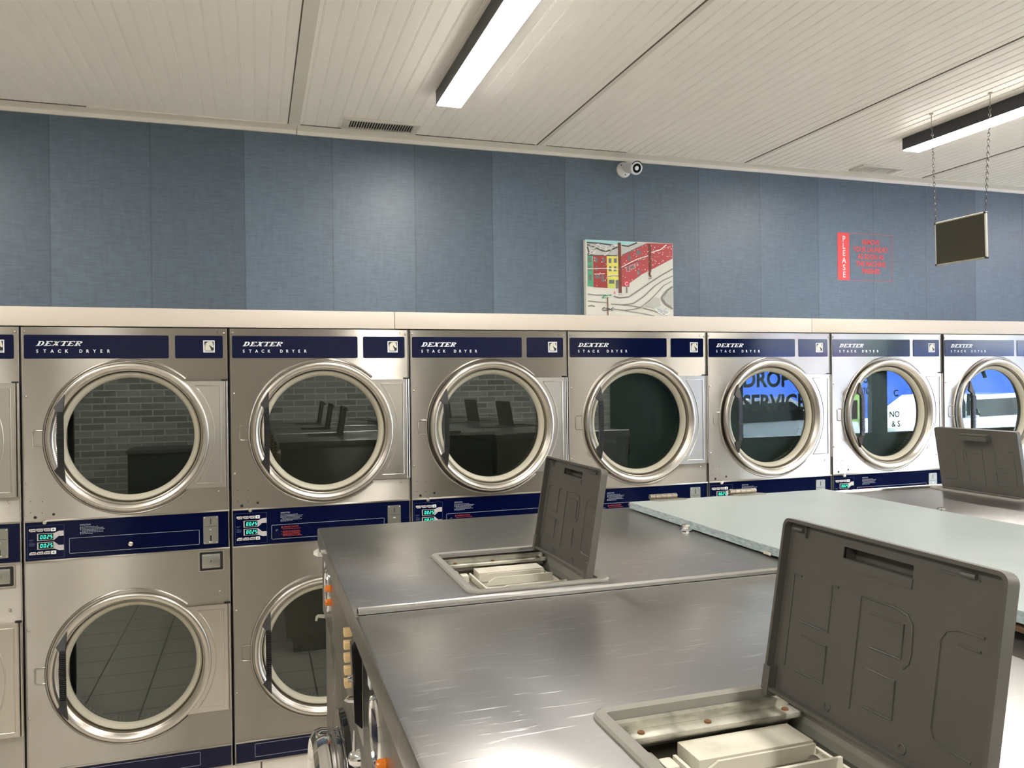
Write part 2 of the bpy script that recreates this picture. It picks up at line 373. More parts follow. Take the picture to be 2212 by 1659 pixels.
# ---------------------------------------------------------------- stack dryers
DW = .7925; PITCHX = .8035
CU, CL = (.402, 1.533), (.398, .560)            # door centres (upper, lower)
def panel_hole(b, x0, x1, z0, z1, cx, cz, r, y, mi=0, N=96):
    """rectangle with a round hole, in the plane y"""
    ang = [2*math.pi*i/N for i in range(N)] + [math.atan2(zz-cz, xx-cx) % (2*math.pi) for xx in (x0, x1) for zz in (z0, z1)]
    ang = sorted(set(round(a, 6) for a in ang)); O = []; I = []
    for a in ang:
        c, s_ = math.cos(a), math.sin(a); t = 1e9
        if c > 1e-9: t = min(t, (x1-cx)/c)
        if c < -1e-9: t = min(t, (x0-cx)/c)
        if s_ > 1e-9: t = min(t, (z1-cz)/s_)
        if s_ < -1e-9: t = min(t, (z0-cz)/s_)
        O.append(b.v(cx+t*c, y, cz+t*s_)); I.append(b.v(cx+r*c, y, cz+r*s_))
    for i in range(len(ang)):
        j = (i+1) % len(ang); b._f([O[i], O[j], I[j], I[i]], mi)
def make_door(root, c, nm_w):
    """door leaf with its own hinge line on the right"""
    hx = .787; cx, cz = c[0]-hx, c[1]
    b = MB()
    prof = [(.3135,-.001),(.3135,-.014),(.3120,-.020),(.3080,-.0235),(.3000,-.0245),(.2960,-.0235),(.2930,-.0205),(.2915,-.0200),(.2850,-.0140),(.2812,-.0060),(.2795,-.0050),(.2775,.008),(.2765,.020),(.2700,.030)]
    b.lathe(prof, (cx, 0, cz), 'y', 112)
    r = .3135; zz = .231; a = math.asin(zz/r)
    arc = [(cx+r*math.cos(a-2*a*i/24), cz+r*math.sin(a-2*a*i/24)) for i in range(25)]
    poly = arc + [(-.006, cz-zz), (-.006, cz+zz)]
    b.prism(poly, XZ, -.0125, -.004)
    r2_ = .333; a2 = math.asin((zz-.020)/r2_)
    pts = [(cx+r2_*math.cos(a2-2*a2*i/20), -.0125, cz+r2_*math.sin(a2-2*a2*i/20)) for i in range(21)] + [(-.026, -.0125, cz-zz+.020), (-.026, -.0125, cz+zz-.020)]
    b.tube(pts, .0032, 8, True)
    b.tube([(-.009, -.0125, cz-zz), (-.009, -.0125, cz+zz)], .003, 8)
    d = b.build('door', 'ring', root); d.location = (hx, 0, 0)
    b = MB(); b.lathe([(.2745,.028),(.2730,.014),(.2680,.009),(.2600,.013),(.2530,.022),(.2495,.032),(.2490,.044)], (cx, 0, cz), 'y', 96); b.build('door_gasket', 'gasket', d)
    b = MB(); b.disc(.2505, (cx, .037, cz), 'y', 72); b.build('door_glass', 'glass', d)
    b = MB()
    R_ = cx-.240; pl = [(R_, .183), (R_, -.183), (R_-.034, -.130), (R_-.024, -.118), (R_-.024, .118), (R_-.034, .130)]
    def bow(u, v, h): 
        k_ = max(0, 1-abs(v)/.183); return (u, h-.034*min(1, k_*2.2), cz+v)
    # grip: upper wedge, ribbed bar, lower wedge
    for sg in (1, -1):
        b.prism([(R_, sg*.183), (R_, sg*.112), (R_-.024, sg*.112), (R_-.036, sg*.128)], bow, -.034, -.020)
    b.prism([(R_, .113), (R_, -.113), (R_-.022, -.113), (R_-.022, .113)], bow, -.036, -.022)
    for i in range(24):
        z = -.090+i*.0079
        b.box(R_-.0225, R_+.0005, -.0715, -.066, cz+z, cz+z+.0042)
    b.build('door_handle', 'black', d)
    return d
def strip(b, x, z, wd, ht, h, mi): b.flat([(x, z), (x+wd, z), (x+wd, z+ht), (x, z+ht)], XZ, h, mi)
SEG = {'0': 'abcdef', '2': 'abged', '5': 'afgcd', '1': 'bc', '7': 'abc'}
def digits(b, s, x, z, hgt, h, mi):
    wd = hgt*.50; t = hgt*.12
    for i, ch in enumerate(s):
        ox = x+i*wd*1.62; sk = lambda u, v: (ox+u+v*.14, z+v)
        segs = {'a': [(t,hgt-t),(wd-t,hgt-t),(wd-t,hgt),(t,hgt)], 'd': [(t,0),(wd-t,0),(wd-t,t),(t,t)], 'g': [(t,hgt/2-t/2),(wd-t,hgt/2-t/2),(wd-t,hgt/2+t/2),(t,hgt/2+t/2)],
                'f': [(0,hgt/2+t*.3),(t,hgt/2+t*.3),(t,hgt-t*.3),(0,hgt-t*.3)], 'b': [(wd-t,hgt/2+t*.3),(wd,hgt/2+t*.3),(wd,hgt-t*.3),(wd-t,hgt-t*.3)],
                'e': [(0,t*.3),(t,t*.3),(t,hgt/2-t*.3),(0,hgt/2-t*.3)], 'c': [(wd-t,t*.3),(wd,t*.3),(wd,hgt/2-t*.3),(wd-t,hgt/2-t*.3)]}
        for q in SEG[ch]: b.flat([sk(u, v) for u, v in segs[q]], XZ, h, mi)
def make_dryer(x, label, warn, shown):
    root = thing('stack_dryer', (x, 0, 0), label, 'dryer', 'stacked tumble dryers along the blue wall')
    ZT, ZS, ZB, ZL, ZK = 1.996, 1.194, 1.035, .172, .074
    b = MB()
    panel_hole(b, .0015, DW, ZS, ZT-.002, CU[0], CU[1], .312, 0)
    panel_hole(b, .0015, DW, ZL, ZB, CL[0], CL[1], .312, 0)
    for c in (CU, CL):      # recessed throat and raised stamping
        b.lathe([(.312,0),(.311,.012),(.300,.014),(.297,.050),(.262,.052),(.262,.06)], (c[0], 0, c[1]), 'y', 96)
        aa = math.radians(48)
        b.lathe([(.331,.0005),(.3285,-.0035),(.325,-.005),(.3215,-.004),(.319,.0005)], (c[0], 0, c[1]), 'y', 84, a0=aa, a1=2*math.pi-aa)
        tz = c[1]+.002
        b.tube([(c[0]-.322, -.0005, tz+.033), (c[0]-.358, -.0005, tz+.033), (c[0]-.364, -.0005, tz+.027), (c[0]-.364, -.0005, tz-.027), (c[0]-.358, -.0005, tz-.033), (c[0]-.322, -.0005, tz-.033)], .0032, 8)
    # shell
    def quad(*p): b._f([b.v(*q) for q in p])
    quad((.0015,0,ZT-.002),(DW,0,ZT-.002),(DW,.098,ZT-.002),(.0015,.098,ZT-.002))
    quad((.0015,0,ZK),(.0015,0,ZT-.002),(.0015,.098,ZT-.002),(.0015,.098,ZK)); quad((DW,0,ZK),(DW,0,ZT-.002),(DW,.098,ZT-.002),(DW,.098,ZK))
    # folded edges: side returns, seams above and below the control strip
    b.tube([(.0035,-.0012,ZK),(.0035,-.0012,ZT-.004)], .0024, 6); b.tube([(DW-.0035,-.0012,ZK),(DW-.0035,-.0012,ZT-.004)], .0024, 6)
    for z in (ZS+.003, ZB-.002, ZL-.002, ZK+.003): b.box(.0015, DW, -.0045, .001, z-.0035, z+.0035, .001)
    b.build('cabinet', 'steel', root)
    b = MB(); b.box(-.0030, .0008, .0006, .09, ZK, ZT-.002); b.build('side_gap', 'dark_gap', root)
    # drums
    for c in (CU, CL):
        b = MB(); b.lathe([(.258,.060),(.27,.064),(.335,.066),(.335,.085)], (c[0], 0, c[1]), 'y', 72)
        b.lathe([(.255,.0605),(.254,.09)], (c[0], 0, c[1]), 'y', 64, mi=0)
        b.disc(.254, (c[0], .092, c[1]), 'y', 64, mi=0)
        b.build('drum', 'drum', root)
    # header badges with lettering
    for (a, c_) in ((.011, .556), (.581, .774)):
        b = MB(); b.prism(rrect(a, c_, 1.864, 1.962, .006), XZ, -.0022, .0008)
        hb = b.build('header_badge', 'blue', root, smooth=0)
        b = MB()
        if a < .1:
            dexter(b, XZ, .055, 1.9165, .172, .0195, -.0026, 0)
            for i, ch in enumerate('STACK DRYER'):
                if ch != ' ': text(b, ch, .0185, XZ, .0555+i*.0262, 1.8885, -.0026, 0, bold=.022, wide=.92)
            b.build('lettering', 'white_print', hb, smooth=0)
        else:
            e = lambda u, v: (.694+u*.047, 1.889+v*.052)
            P = lambda pts, h, mi: b.flat([e(*q) for q in pts], XZ, h, mi)
            P([(0,0),(1,0),(1,1),(0,1)], -.0025, 0); P([(.10,.17),(.92,.17),(.92,.92),(.10,.92)], -.0028, 1)
            P([(.12,.18),(.10,.42),(.14,.62),(.25,.78),(.42,.88),(.60,.90),(.72,.89),(.75,.95),(.80,.85),(.84,.70),(.90,.50),(.88,.42),(.78,.42),(.68,.52),(.58,.56),(.60,.62),(.52,.58),(.62,.40),(.68,.24),(.66,.18)], -.0031, 2)
            P([(.18,.20),(.18,.45),(.22,.62),(.30,.74),(.28,.74),(.19,.64),(.15,.48),(.15,.20)], -.0034, 1)
            P([(.12,.075),(.90,.075),(.90,.10),(.12,.10)], -.0031, 1); P([(.16,.125),(.88,.125),(.88,.15),(.16,.15)], -.0031, 1)
            b.build('horse_emblem', ['white_print', 'black', 'cream'], hb, smooth=0)
    # control strip
    b = MB(); b.box(.0035, DW-.003, -.0015, .003, ZB+.002, ZS-.002)
    cp = b.build('control_panel', 'blue', root, smooth=0)
    H = -.0020
    b = MB()      # printed outline, arrows and notes
    def outline(x0, x1, z0, z1, t, mi, h=H):
        strip(b, x0, z0, x1-x0, t, h, mi); strip(b, x0, z1-t, x1-x0, t, h, mi); strip(b, x0, z0, t, z1-z0, h, mi); strip(b, x1-t, z0, t, z1-z0, h, mi)
    outline(.0135, .1480, 1.0445, 1.1790, .0009, 2)
    cz_ = 1.1135
    for sg in (1, -1):
        P = lambda pts: b.flat([(u, cz_+sg*v) for u, v in pts], XZ, H, 0)
        P([(.049,.0035),(.110,.0035),(.127,.0185),(.146,.0185),(.146,.040),(.129,.040),(.112,.0325),(.049,.0325)])
        for q in range(2): strip(b, .110, cz_+sg*.016-.001-q*.0035, .012, .0016, H-.0003, 1)
    for q, wd in enumerate((.018,.014,0,.016,.022,.021,.019)): 
        if wd: strip(b, .0195, 1.1215-q*.0042, wd, .0018, H, 2)
    text(b, 'INSTRUCTIONS', .0092, XZ, .2065, 1.1685, H, 1, bold=.02, wide=.62)
    lines = [.058,.080,.083,.074,.080,.040]
    for q, wd in enumerate(lines):
        zz = 1.1615-q*.0056
        x_ = .2130
        while x_ < .2130+wd:
            ww = random.uniform(.004,.011); strip(b, x_, zz, ww, .0021, H, 1); x_ += ww+.0016
        if q != 3: b.flat([(.2085+.0022*math.cos(t), zz+.001+.0022*math.sin(t)) for t in [i*math.pi/4 for i in range(8)]], XZ, H, 1)
    b.build('printing', ['button_grey', 'grey_print', 'dim_print'], cp, smooth=0)
    for sg in (1, -1):
        b = MB(); zz = cz_+sg*.018; b.box(.0535, .1075, -.0034, -.001, zz-.0125, zz+.0125, .0006)
        digits(b, shown, .0600, zz-.0072, .0150, -.0037, 1)
        b.build('display', ['lcd', 'led'], cp, smooth=0)
    for zrow, sg in ((1.1605, 1), (1.0665, -1)):
        for i in range(4):
            x0 = .0205+i*.0262; b = MB(); wd = .0235 if i < 3 else .0185
            if i < 3: poly = [(x0,zrow+.006*sg),(x0+wd,zrow+.006*sg),(x0+wd,zrow-.006*sg),(x0+.006,zrow-.006*sg),(x0,zrow-.001*sg)]
            else: poly = rrect(x0, x0+wd, zrow-.007, zrow+.007, .002)
            b.prism(poly, XZ, -.0040, -.001)
            if i < 3:
                for q in range(3): strip(b, x0+.005+q*.006, zrow-.0015, .0035, .003, -.0043, 1)
            else:
                strip(b, x0+.006, zrow-.001, .007, .002, -.0043, 1); strip(b, x0+.0085, zrow-.0035, .002, .007, -.0043, 1)
            b.build('button', ['white_print' if i == 3 else 'button_grey', 'lcd'], cp, smooth=0)
    # access plate
    b = MB(); b.prism(rrect(.167, .668, 1.057, 1.1195, .004), XZ, -.0040, -.0010)
    ap = b.build('access_plate', 'blue', root, smooth=0)
    b = MB(); b.tube([(u, -.0042, v) for u, v in rrect(.167, .668, 1.057, 1.1195, .004)], .0009, 6, True); b.build('plate_edge', 'grey_print', ap)
    if warn:
        b = MB(); h = -.0044
        b.flat([(.2075,1.1045),(.2165,1.1045),(.212,1.1135)], XZ, h, 0); text(b, 'WARNING', .0105, XZ, .2185, 1.1050, h, 0, bold=.02, wide=.62); text(b, 'CAUTION', .0105, XZ, .2520, 1.1050, h, 0, bold=.02, wide=.66)
        for q, wd in enumerate((.070,.0,.072,.073,.070,.073,.078)):
            x_ = .2145
            while wd and x_ < .2145+wd: ww = random.uniform(.005,.012); strip(b, x_, 1.0985-q*.0052, ww, .0024, h, 0); x_ += ww+.0014
        for zz in (1.0890, 1.0780): b.flat([(.209+.0018*math.cos(t), zz+.0018*math.sin(t)) for t in [i*math.pi/4 for i in range(8)]], XZ, h, 0)
        b.tube([(.190+.005*math.cos(t), h, 1.0955+.0035*math.sin(t)) for t in [i*.6 for i in range(9)]], .0007, 5, mi=1)
        b.build('warning_print', ['red_print', 'grey_print'], ap, smooth=0)
    else:
        b = MB(); b.lathe([(.0005,-.012),(.006,-.012),(.009,-.010),(.0105,-.004),(.0105,-.001)], (.398,0,1.0800), 'y', 20); b.build('lock', 'screw', ap)
    # coin slot
    b = MB(); b.prism(rrect(.6845, .7455, 1.0560, 1.1755, .004), XZ, -.0050, -.001)
    cs = b.build('coin_slot', 'plate', root, smooth=0, label='grey metal coin plate with a vertical slot')
    for q in ((.7135,.7165,1.142,1.166),(.712,.718,1.068,1.092),(.690,.740,1.1315,1.1328)): b = MB(); b.box(q[0],q[1],-.0056,-.004,q[2],q[3]); b.build('slot', 'dark_gap', cs)
    for u, v in ((.690,1.170),(.740,1.170),(.690,1.062),(.740,1.062)): b = MB(); b.lathe([(.0003,-.0082),(.0025,-.0075),(.0035,-.005)], (u,0,v), 'y', 10); b.build('screw', 'screw', cs)
    b = MB(); b.box(.709,.721,-.0075,-.004,1.115,1.121,.001); b.build('return_button', 'screw', cs); b = MB(); b.box(.706,.724,-.0085,-.004,1.062,1.067,.001); b.build('slot_lip', 'screw', cs)
    # keyed service box under the control strip
    b = MB(); fr = [(.663,.768,.936,1.026),(.673,.758,.946,1.016)]
    A = rrect(*fr[0], .006); B2 = rrect(*fr[1], .004)
    for ha, hb_, P1, P2 in ((-.004,-.004,A,B2),(-.004,.0,B2,B2),(-.004,.001,A,A)):
        VA = [b.v(u,ha,v) for u, v in P1]; VB = [b.v(u,hb_,v) for u, v in P2]; k_ = len(VA)
        for i in range(k_): b._f([VA[i],VA[(i+1)%k_],VB[(i+1)%k_],VB[i]])
    kb = b.build('coin_box', 'ring', root)
    b = MB(); b.prism(rrect(.668,.763,.941,1.021,.005), XZ, -.0042, -.0038); b.build('box_surround', 'black', kb, smooth=0)
    b = MB(); b.box(.677,.752,-.009,-.003,.951,1.012,.003); b.lathe([(.0005,-.0115),(.007,-.0115),(.008,-.009)], (.715,0,.982), 'y', 20); b.box(.7135,.7165,-.0119,-.011,.977,.987,mi=1); b.build('box_door', ['plate','black'], kb)
    # screws, holes, top cap screw
    for u, v in ((.017,1.709),(.014,1.355),(.749,1.283),(.779,1.974),(.013,1.976),(.747,.845),(.013,.754),(.012,.393)):
        b = MB(); b.lathe([(.0003,-.0055),(.003,-.005),(.0052,-.0025),(.0056,0)], (u,0,v), 'y', 12); b.build('screw', 'screw', root)
    b = MB(); b.lathe([(.0003,-.012),(.006,-.011),(.0095,-.007),(.0105,0)], (.078,-.002,1.192), 'y', 16); b.build('panel_lock', 'screw', root)
    for u, v, r in ((.043,1.213,.0062),(.110,1.222,.0055),(.027,1.281,.0019),(.069,1.278,.0019),(.027,1.233,.0019),(.068,1.230,.0019)): b = MB(); b.disc(r, (u,-.0006,v), 'y', 14); b.build('mounting_hole', 'dark_gap', root, smooth=0)
    make_door(root, CU, 'u'); make_door(root, CL, 'l')
    # hinges
    for c in (CU, CL):
        b = MB(); b.cyl((.7880,-.010,c[1]-.231),(.7880,-.010,c[1]+.231), .0040, 8); b.box(.766,.7905,-.010,.0,c[1]+.2325,c[1]+.238,mi=1); b.build('hinge', ['ring','dark_gap'], root)
    # bottom strip
    b = MB(); b.box(.0035, DW-.003, -.0015, .003, ZK+.006, ZL-.006)
    kp = b.build('kick_panel', 'blue', root, smooth=0)
    b = MB(); b.tube([(u, -.0018, v) for u, v in rrect(.085, .66, .098, .155, .002)], .0009, 5, True); b.build('panel_outline', 'grey_print', kp)
    return root
spec = [(-1, 'stainless stack dryer cut off by the left edge, only its hinge side showing'),
        (0, 'stainless stack dryer with a round lock on its plain navy plate, both doors visible'),
        (1, 'stainless stack dryer with red warning print, its lower door half hidden by the far washer'),
        (2, 'stainless stack dryer with its upper door slightly ajar, third complete one from the left'),
        (3, 'stainless stack dryer directly below the snowy street painting'),
        (4, 'stainless stack dryer right of the painting, its glass reflecting DROP OFF SERVICE'),
        (5, 'stainless stack dryer below the red notice, its glass reflecting HOURS OF OPERATION'),
        (6, 'stainless stack dryer at the right edge, behind an upright grey soap lid')]
first = make_dryer(0, '', False, '0025'); second = make_dryer(.8045, '', True, '0025')
DR = {}
XS = {-1: -.7955, 0: .0035, 1: .8045, 2: 1.6020, 3: 2.4005, 4: 3.1970, 5: 3.9950, 6: 4.801}
for i, lab in spec:
    d = first if i == 0 else second if i == 1 else copy_tree(second)
    d.location.x = XS[i]; d['label'] = lab; DR[i] = d
for i, ch in ((0, '8'), (1, '7'), (2, '6'), (3, '5')):       # faint engraved machine numbers, top right corners
    b = MB(); text(b, ch, .017, XZ, .748, 1.971, -.0009); b.build('number_mark', mat('engraved_mark', (.12,.11,.09), .6) if i == 0 else bpy.data.materials['engraved_mark'], DR[i], smooth=0)
def doors(d): return [c for c in d.children if c.name.startswith('door') and not c.name.startswith('door_')]
def upper(d): return doors(d)[0]
for i, a in ((2, 2.2), (3, .3), (4, .9), (5, .8), (6, .8), (1, .25)): upper(DR[i]).rotation_euler = (0, 0, math.radians(a))
# ---------------------------------------------------------------- washers
WD, WW, ZTOP = .93, .829, 1.37
FX = -WD/2; NY = -WW/2; FY = WW/2          # local: front x, near y, far y
LID_A = math.radians(9.5); LW, LL = .305, .207; LHX, LHZ, LY0 = -.024, 1.3735, -.049
EMB = [[(.0348,.149),(.0204,.149),(.0225,.036)], [(.0961,.1505),(.0850,.1500),(.0871,.0960),(.0397,.0958)], [(.0453,.0800),(.0882,.0800),(.0890,.0380),(.0444,.0365)],
       [(.132,.0264),(.1301,.1500),(.1773,.1505),(.1941,.1470),(.2014,.1390),(.2035,.1100),(.2020,.1000),(.1959,.0930)], [(.1448,.1360),(.1909,.1360),(.1915,.1010),(.1510,.1000)], [(.1493,.0770),(.1880,.0770),(.1892,.0375),(.1508,.0365)],
       [(.2811,.1505),(.2520,.1500),(.2400,.1450),(.2350,.1350),(.2355,.0500),(.2400,.0410),(.2500,.0375),(.2811,.0366)], [(.2553,.1372),(.2788,.1368)]]
def rim(b, x0, x1, y0, y1, z, hx0, hx1, hy0, hy1):
    """sheet top with a rectangular opening and a turned-down edge"""
    def loop(dx, z_): return [b.v(x0+dx, y0+dx, z_), b.v(x1-dx, y0+dx, z_), b.v(x1-dx, y1-dx, z_), b.v(x0+dx, y1-dx, z_)]
    Ls = [loop(.003, z-.042), loop(0, z-.042), loop(0, z-.006), loop(.0018, z-.0018), loop(.006, z)]
    I = [b.v(hx0, hy0, z), b.v(hx1, hy0, z), b.v(hx1, hy1, z), b.v(hx0, hy1, z)]
    for P, Q in zip(Ls+[Ls[-1]][:0], Ls[1:]):
        for i in range(4): b._f([P[i], P[(i+1)%4], Q[(i+1)%4], Q[i]])
    for i in range(4): b._f([Ls[-1][i], Ls[-1][(i+1)%4], I[(i+1)%4], I[i]])
def ring_strip(b, P1, h1, P2, h2, mi=0):
    VA = [b.v(u, v, h1) for u, v in P1]; VB = [b.v(u, v, h2) for u, v in P2]; k_ = len(VA)
    for i in range(k_): b._f([VA[i], VA[(i+1)%k_], VB[(i+1)%k_], VB[i]], mi)
def make_washer(label, variant='orange'):
    root = thing('washer', (0, 0, 0), label, 'washing machine', 'front load washers in the back to back rows')
    HX0, HX1, HY0, HY1 = -.242, .0, -.362, -.052
    b = MB(); rim(b, FX, -FX, NY+.001, FY-.001, ZTOP, HX0, HX1, HY0, HY1)
    b.tube([(FX+.006, NY+.010, ZTOP+.001), (.405, NY+.010, ZTOP+.001)], .0085, 10)
    b.build('top_panel', 'wtop', root)
    b = MB(); b.box(FX+.018, -FX-.01, NY+.004, FY-.004, .10, ZTOP-.042, .004); b.box(FX+.06, -FX-.05, NY+.02, FY-.02, 0, .10)
    b.build('body', 'wsteel', root)
    # control fascia, slightly proud of the front
    b = MB(); b.box(FX+.011, FX+.03, NY+.004, FY-.004, 1.152, ZTOP-.044, .002)
    cf = b.build('control_fascia', 'wsteel', root)
    xf = FX+.011
    b = MB(); yl = FY-.145
    b.lathe([(.052,0),(.050,-.003),(.044,-.003),(.042,0)], (xf, yl, 1.240), 'x', 40, 0)
    b.box(xf-.0015, xf, yl-.03, yl+.03, 1.220, 1.262, mi=1); b.build('round_dial', ['chrome', 'blue'], cf)
    for zz in (1.268, 1.236):
        b = MB(); b.lathe([(.0005,-.013),(.006,-.012),(.0080,-.008),(.0080,0)], (xf, FY-.240, zz), 'x', 16); b.build('indicator_lamp', 'orange', cf)
    for k_ in range(5):
        b = MB(); zz = 1.2990-k_*.0230
        b.box(xf-.0145, xf, FY-.690, FY-.672, zz-.0068, zz+.0068, .0015); b.build('program_button', 'tan', cf)
    b = MB(); b.prism([(xf,1.180),(xf-.012,1.192),(xf-.016,1.318),(xf-.006,1.332),(xf,1.332)], lambda u, v, h: (u, h, v), NY+.008, NY+.032); b.cyl((xf-.021, NY+.018, 1.262), (xf-.01, NY+.018, 1.262), .006, 12, mi=1)
    b.build('coin_slide', ['black_gloss', 'chrome'], cf)
    b = MB(); b.tube([(xf-.008, NY+.012, 1.226),(xf-.020, NY+.014, 1.226),(xf-.025, NY+.022, 1.226),(xf-.020, NY+.032, 1.226),(xf-.008, NY+.034, 1.226)], .0022, 8); b.build('pull_ring', 'chrome', cf)
    b = MB(); b.lathe([(.0005,-.020),(.009,-.018),(.015,-.010),(.017,0)], (FX+.018, -.302, 1.085), 'x', 20); b.cyl((FX+.010, -.302, 1.085), (FX+.010, -.302, 1.135), .006, 10, r1=.002); b.build('door_release', 'chrome', root)
    b = MB(); b.cyl((xf-.014, FY-.030, 1.310), (xf, FY-.030, 1.310), .012, 6, r1=.014); b.cyl((xf-.024, FY-.030, 1.310), (xf-.014, FY-.030, 1.310), .005, 6, r1=.012); b.build('service_lock', 'chrome', cf)
    b = MB(); b.box(xf-.0012, xf+.001, FY-.100, FY-.078, 1.285, 1.320); b.build('number_label', 'white_print', cf)
    # porthole door
    dc = (FX+.018, -.085, .820)
    b = MB(); b.lathe([(.252,0),(.250,-.010),(.244,-.013),(.215,-.012),(.205,-.002)], dc, 'x', 72); b.disc(.206, (dc[0]-.002, dc[1], dc[2]), 'x', 72)
    b.build('door_surround', 'black_gloss', root)
    b = MB(); b.lathe([(.212,-.010),(.218,-.046),(.214,-.060),(.200,-.068),(.186,-.062),(.180,-.040),(.180,-.012)], dc, 'x', 96)
    d = b.build('porthole_door', 'chrome', root)
    b = MB(); b.lathe([(.181,-.034),(.14,-.044),(.07,-.050),(.001,-.052)], dc, 'x', 64); b.build('porthole_glass', 'glass', d)
    b = MB(); b.lathe([(.001,-.060),(.028,-.058),(.034,-.045),(.034,-.02)], (dc[0], dc[1]-.199, dc[2]), 'x', 24); b.box(dc[0]-.068, dc[0]-.034, dc[1]-.250, dc[1]-.165, dc[2]-.012, dc[2]+.012, .005); b.build('door_latch', 'chrome', d)
    # soap dispenser
    b = MB(); O = rrect(HX0-.017, HX1+.022, HY0-.016, HY1+.014, .022); I = rrect(HX0, HX1, HY0, HY1, .004)
    O2 = rrect(HX0-.014, HX1+.019, HY0-.013, HY1+.011, .020)
    ring_strip(b, O, ZTOP, O, ZTOP+.003); ring_strip(b, O, ZTOP+.003, O2, ZTOP+.0055); ring_strip(b, O2, ZTOP+.0055, I, ZTOP+.0045); ring_strip(b, I, ZTOP+.0045, I, ZTOP-.03)
    sd = b.build('soap_dispenser', 'grey_frame', root)
    b = MB()           # cavity walls
    z0, z1 = 1.20, ZTOP-.03
    for q in (((HX0,HY0),(HX1,HY0)),((HX1,HY0),(HX1,HY1)),((HX1,HY1),(HX0,HY1)),((HX0,HY1),(HX0,HY0))):
        (a1, c1), (a2, c2) = q; b._f([b.v(a1,c1,z0), b.v(a2,c2,z0), b.v(a2,c2,z1), b.v(a1,c1,z1)])
    b._f([b.v(HX0,HY0,z0), b.v(HX1,HY0,z0), b.v(HX1,HY1,z0), b.v(HX0,HY1,z0)])
    b.build('dispenser_well', 'well', sd, smooth=0)
    b = MB(); b.box(HX0+.012, HX1-.002, HY1-.032, HY1-.010, ZTOP-.022, ZTOP-.015, .002); b.box(HX0+.002, HX1-.002, HY1-.010, HY1-.001, ZTOP-.034, ZTOP-.006)
    for u in (.035, .120, .225):
        b.lathe([(.0005,.003),(.0038,.002),(.0045,-.001)], (HX0+u-.002, HY1-.021, ZTOP-.015), 'z', 12, mi=1)
    b.build('mounting_rail', ['rail', 'rust'], sd)
    # three detergent boxes
    def comp(y0, y1, zt, xa, xb, name='detergent_tray', solid=False):
        b = MB(); poly = [(xb, zt), (xb, 1.215), (xa, 1.215), (xa, zt-.022), (xa+.006, zt-.008), (xa+.020, zt)]
        f_ = lambda u, v, h: (u, h, v)
        if solid: b.prism([(xb, zt), (xb, 1.215), (xa-.012, 1.215), (xa-.012, zt), (xa, zt)], f_, y0, y1)
        else: b.prism(poly, f_, y0, y1)
        return b.build(name, 'cream', sd, smooth=20)
    comp(HY1-.082, HY1-.036, ZTOP-.024, HX0+.082, HX0+.214, solid=True)
    comp(HY1-.0865, HY1-.083, ZTOP-.026, HX0+.071, HX0+.214)
    comp(HY1-.122, HY1-.118, ZTOP-.026, HX0+.074, HX0+.220)
    comp(HY1-.182, HY1-.178, ZTOP-.028, HX0+.080, HX0+.228)
    b = MB(); b.box(HX0+.056, HX0+.060, HY0+.01, HY1-.050, 1.21, ZTOP-.030); b.build('divider', 'cream', sd)
    b = MB(); b.box(HX1-.022, HX1-.018, HY0+.01, HY1-.050, 1.21, ZTOP-.035); b.build('divider', 'cream', sd)
    for u in (.085, .17, .25):
        b = MB(); b.lathe([(.001,0),(.014,0),(.016,-.004),(.016,-.012)], (HX1-.030, HY1-u-.02, ZTOP-.045), 'x', 20); b.build('water_nozzle', 'cream', sd)
    b = MB(); b.box(HX0+.012, HX0+.030, HY1-.075, HY1-.050, ZTOP-.075, ZTOP-.022, .002); b.build('clip_block', 'grey_frame', sd)
    b = MB(); b.box(HX0+.034, HX0+.050, HY1-.078, HY1-.055, ZTOP-.085, ZTOP-.028, .002); b.build('clip_block', 'cream', sd)
    # lid standing open
    ca, sa = math.cos(LID_A), math.sin(LID_A)
    def lf(s_, t, h): return (LHX + t*sa - h*ca, LY0 - s_, LHZ + t*ca + h*sa)      # s to the near side, t up, h towards the front
    b = MB()
    sx0, sx1, st0, st1 = .096, .194, .1780, .1905
    TH = .0035
    outer = rrect(0, LW, 0, LL, .010)
    # sheet with slot: four bars
    for (a0, a1, t0, t1) in ((.003, sx0, .003, LL-.003), (sx1, LW-.003, .003, LL-.003), (sx0, sx1, .003, st0), (sx0, sx1, st1, LL-.003)):
        b.prism([(a0,t0),(a1,t0),(a1,t1),(a0,t1)], lf, -TH, 0)
    inner = rrect(.004, LW-.004, .004, LL-.004, .007)
    for (P1, h1, P2, h2) in ((outer,-TH,outer,.010),(outer,.010,inner,.010),(inner,.010,inner,-.001),(outer,-TH,inner,-TH)):
        VA = [b.v(*lf(u, v, h1)) for u, v in P1]; VB = [b.v(*lf(u, v, h2)) for u, v in P2]; k_ = len(VA)
        for i in range(k_): b._f([VA[i], VA[(i+1)%k_], VB[(i+1)%k_], VB[i]])
    # finger grip: scoop pushed through to the outer face
    e_ = .003
    for (a0, a1, t0, t1, h0, h1) in ((sx0-e_, sx1+e_, st0-e_, st0, -.018, -TH*.5), (sx0-e_, sx1+e_, st1, st1+e_, -.024, -TH*.5), (sx0-e_, sx0, st0, st1, -.022, -TH*.5), (sx1, sx1+e_, st0, st1, -.022, -TH*.5), (sx0-e_, sx1+e_, st0-e_, st1+e_, -.024, -.018)):
        b.prism([(a0,t0),(a1,t0),(a1,t1),(a0,t1)], lf, h0, h1)
    b.prism([(sx0-.001, st0-.011), (sx1+.001, st0-.011), (sx1+.001, st0-.001), (sx0-.001, st0-.001)], lf, -.001, .0012)
    for t_s in (.0165, .2550): b.cyl(lf(t_s-.004, .1955, .002), lf(t_s+.012, .1958, .002), .0028, 8)
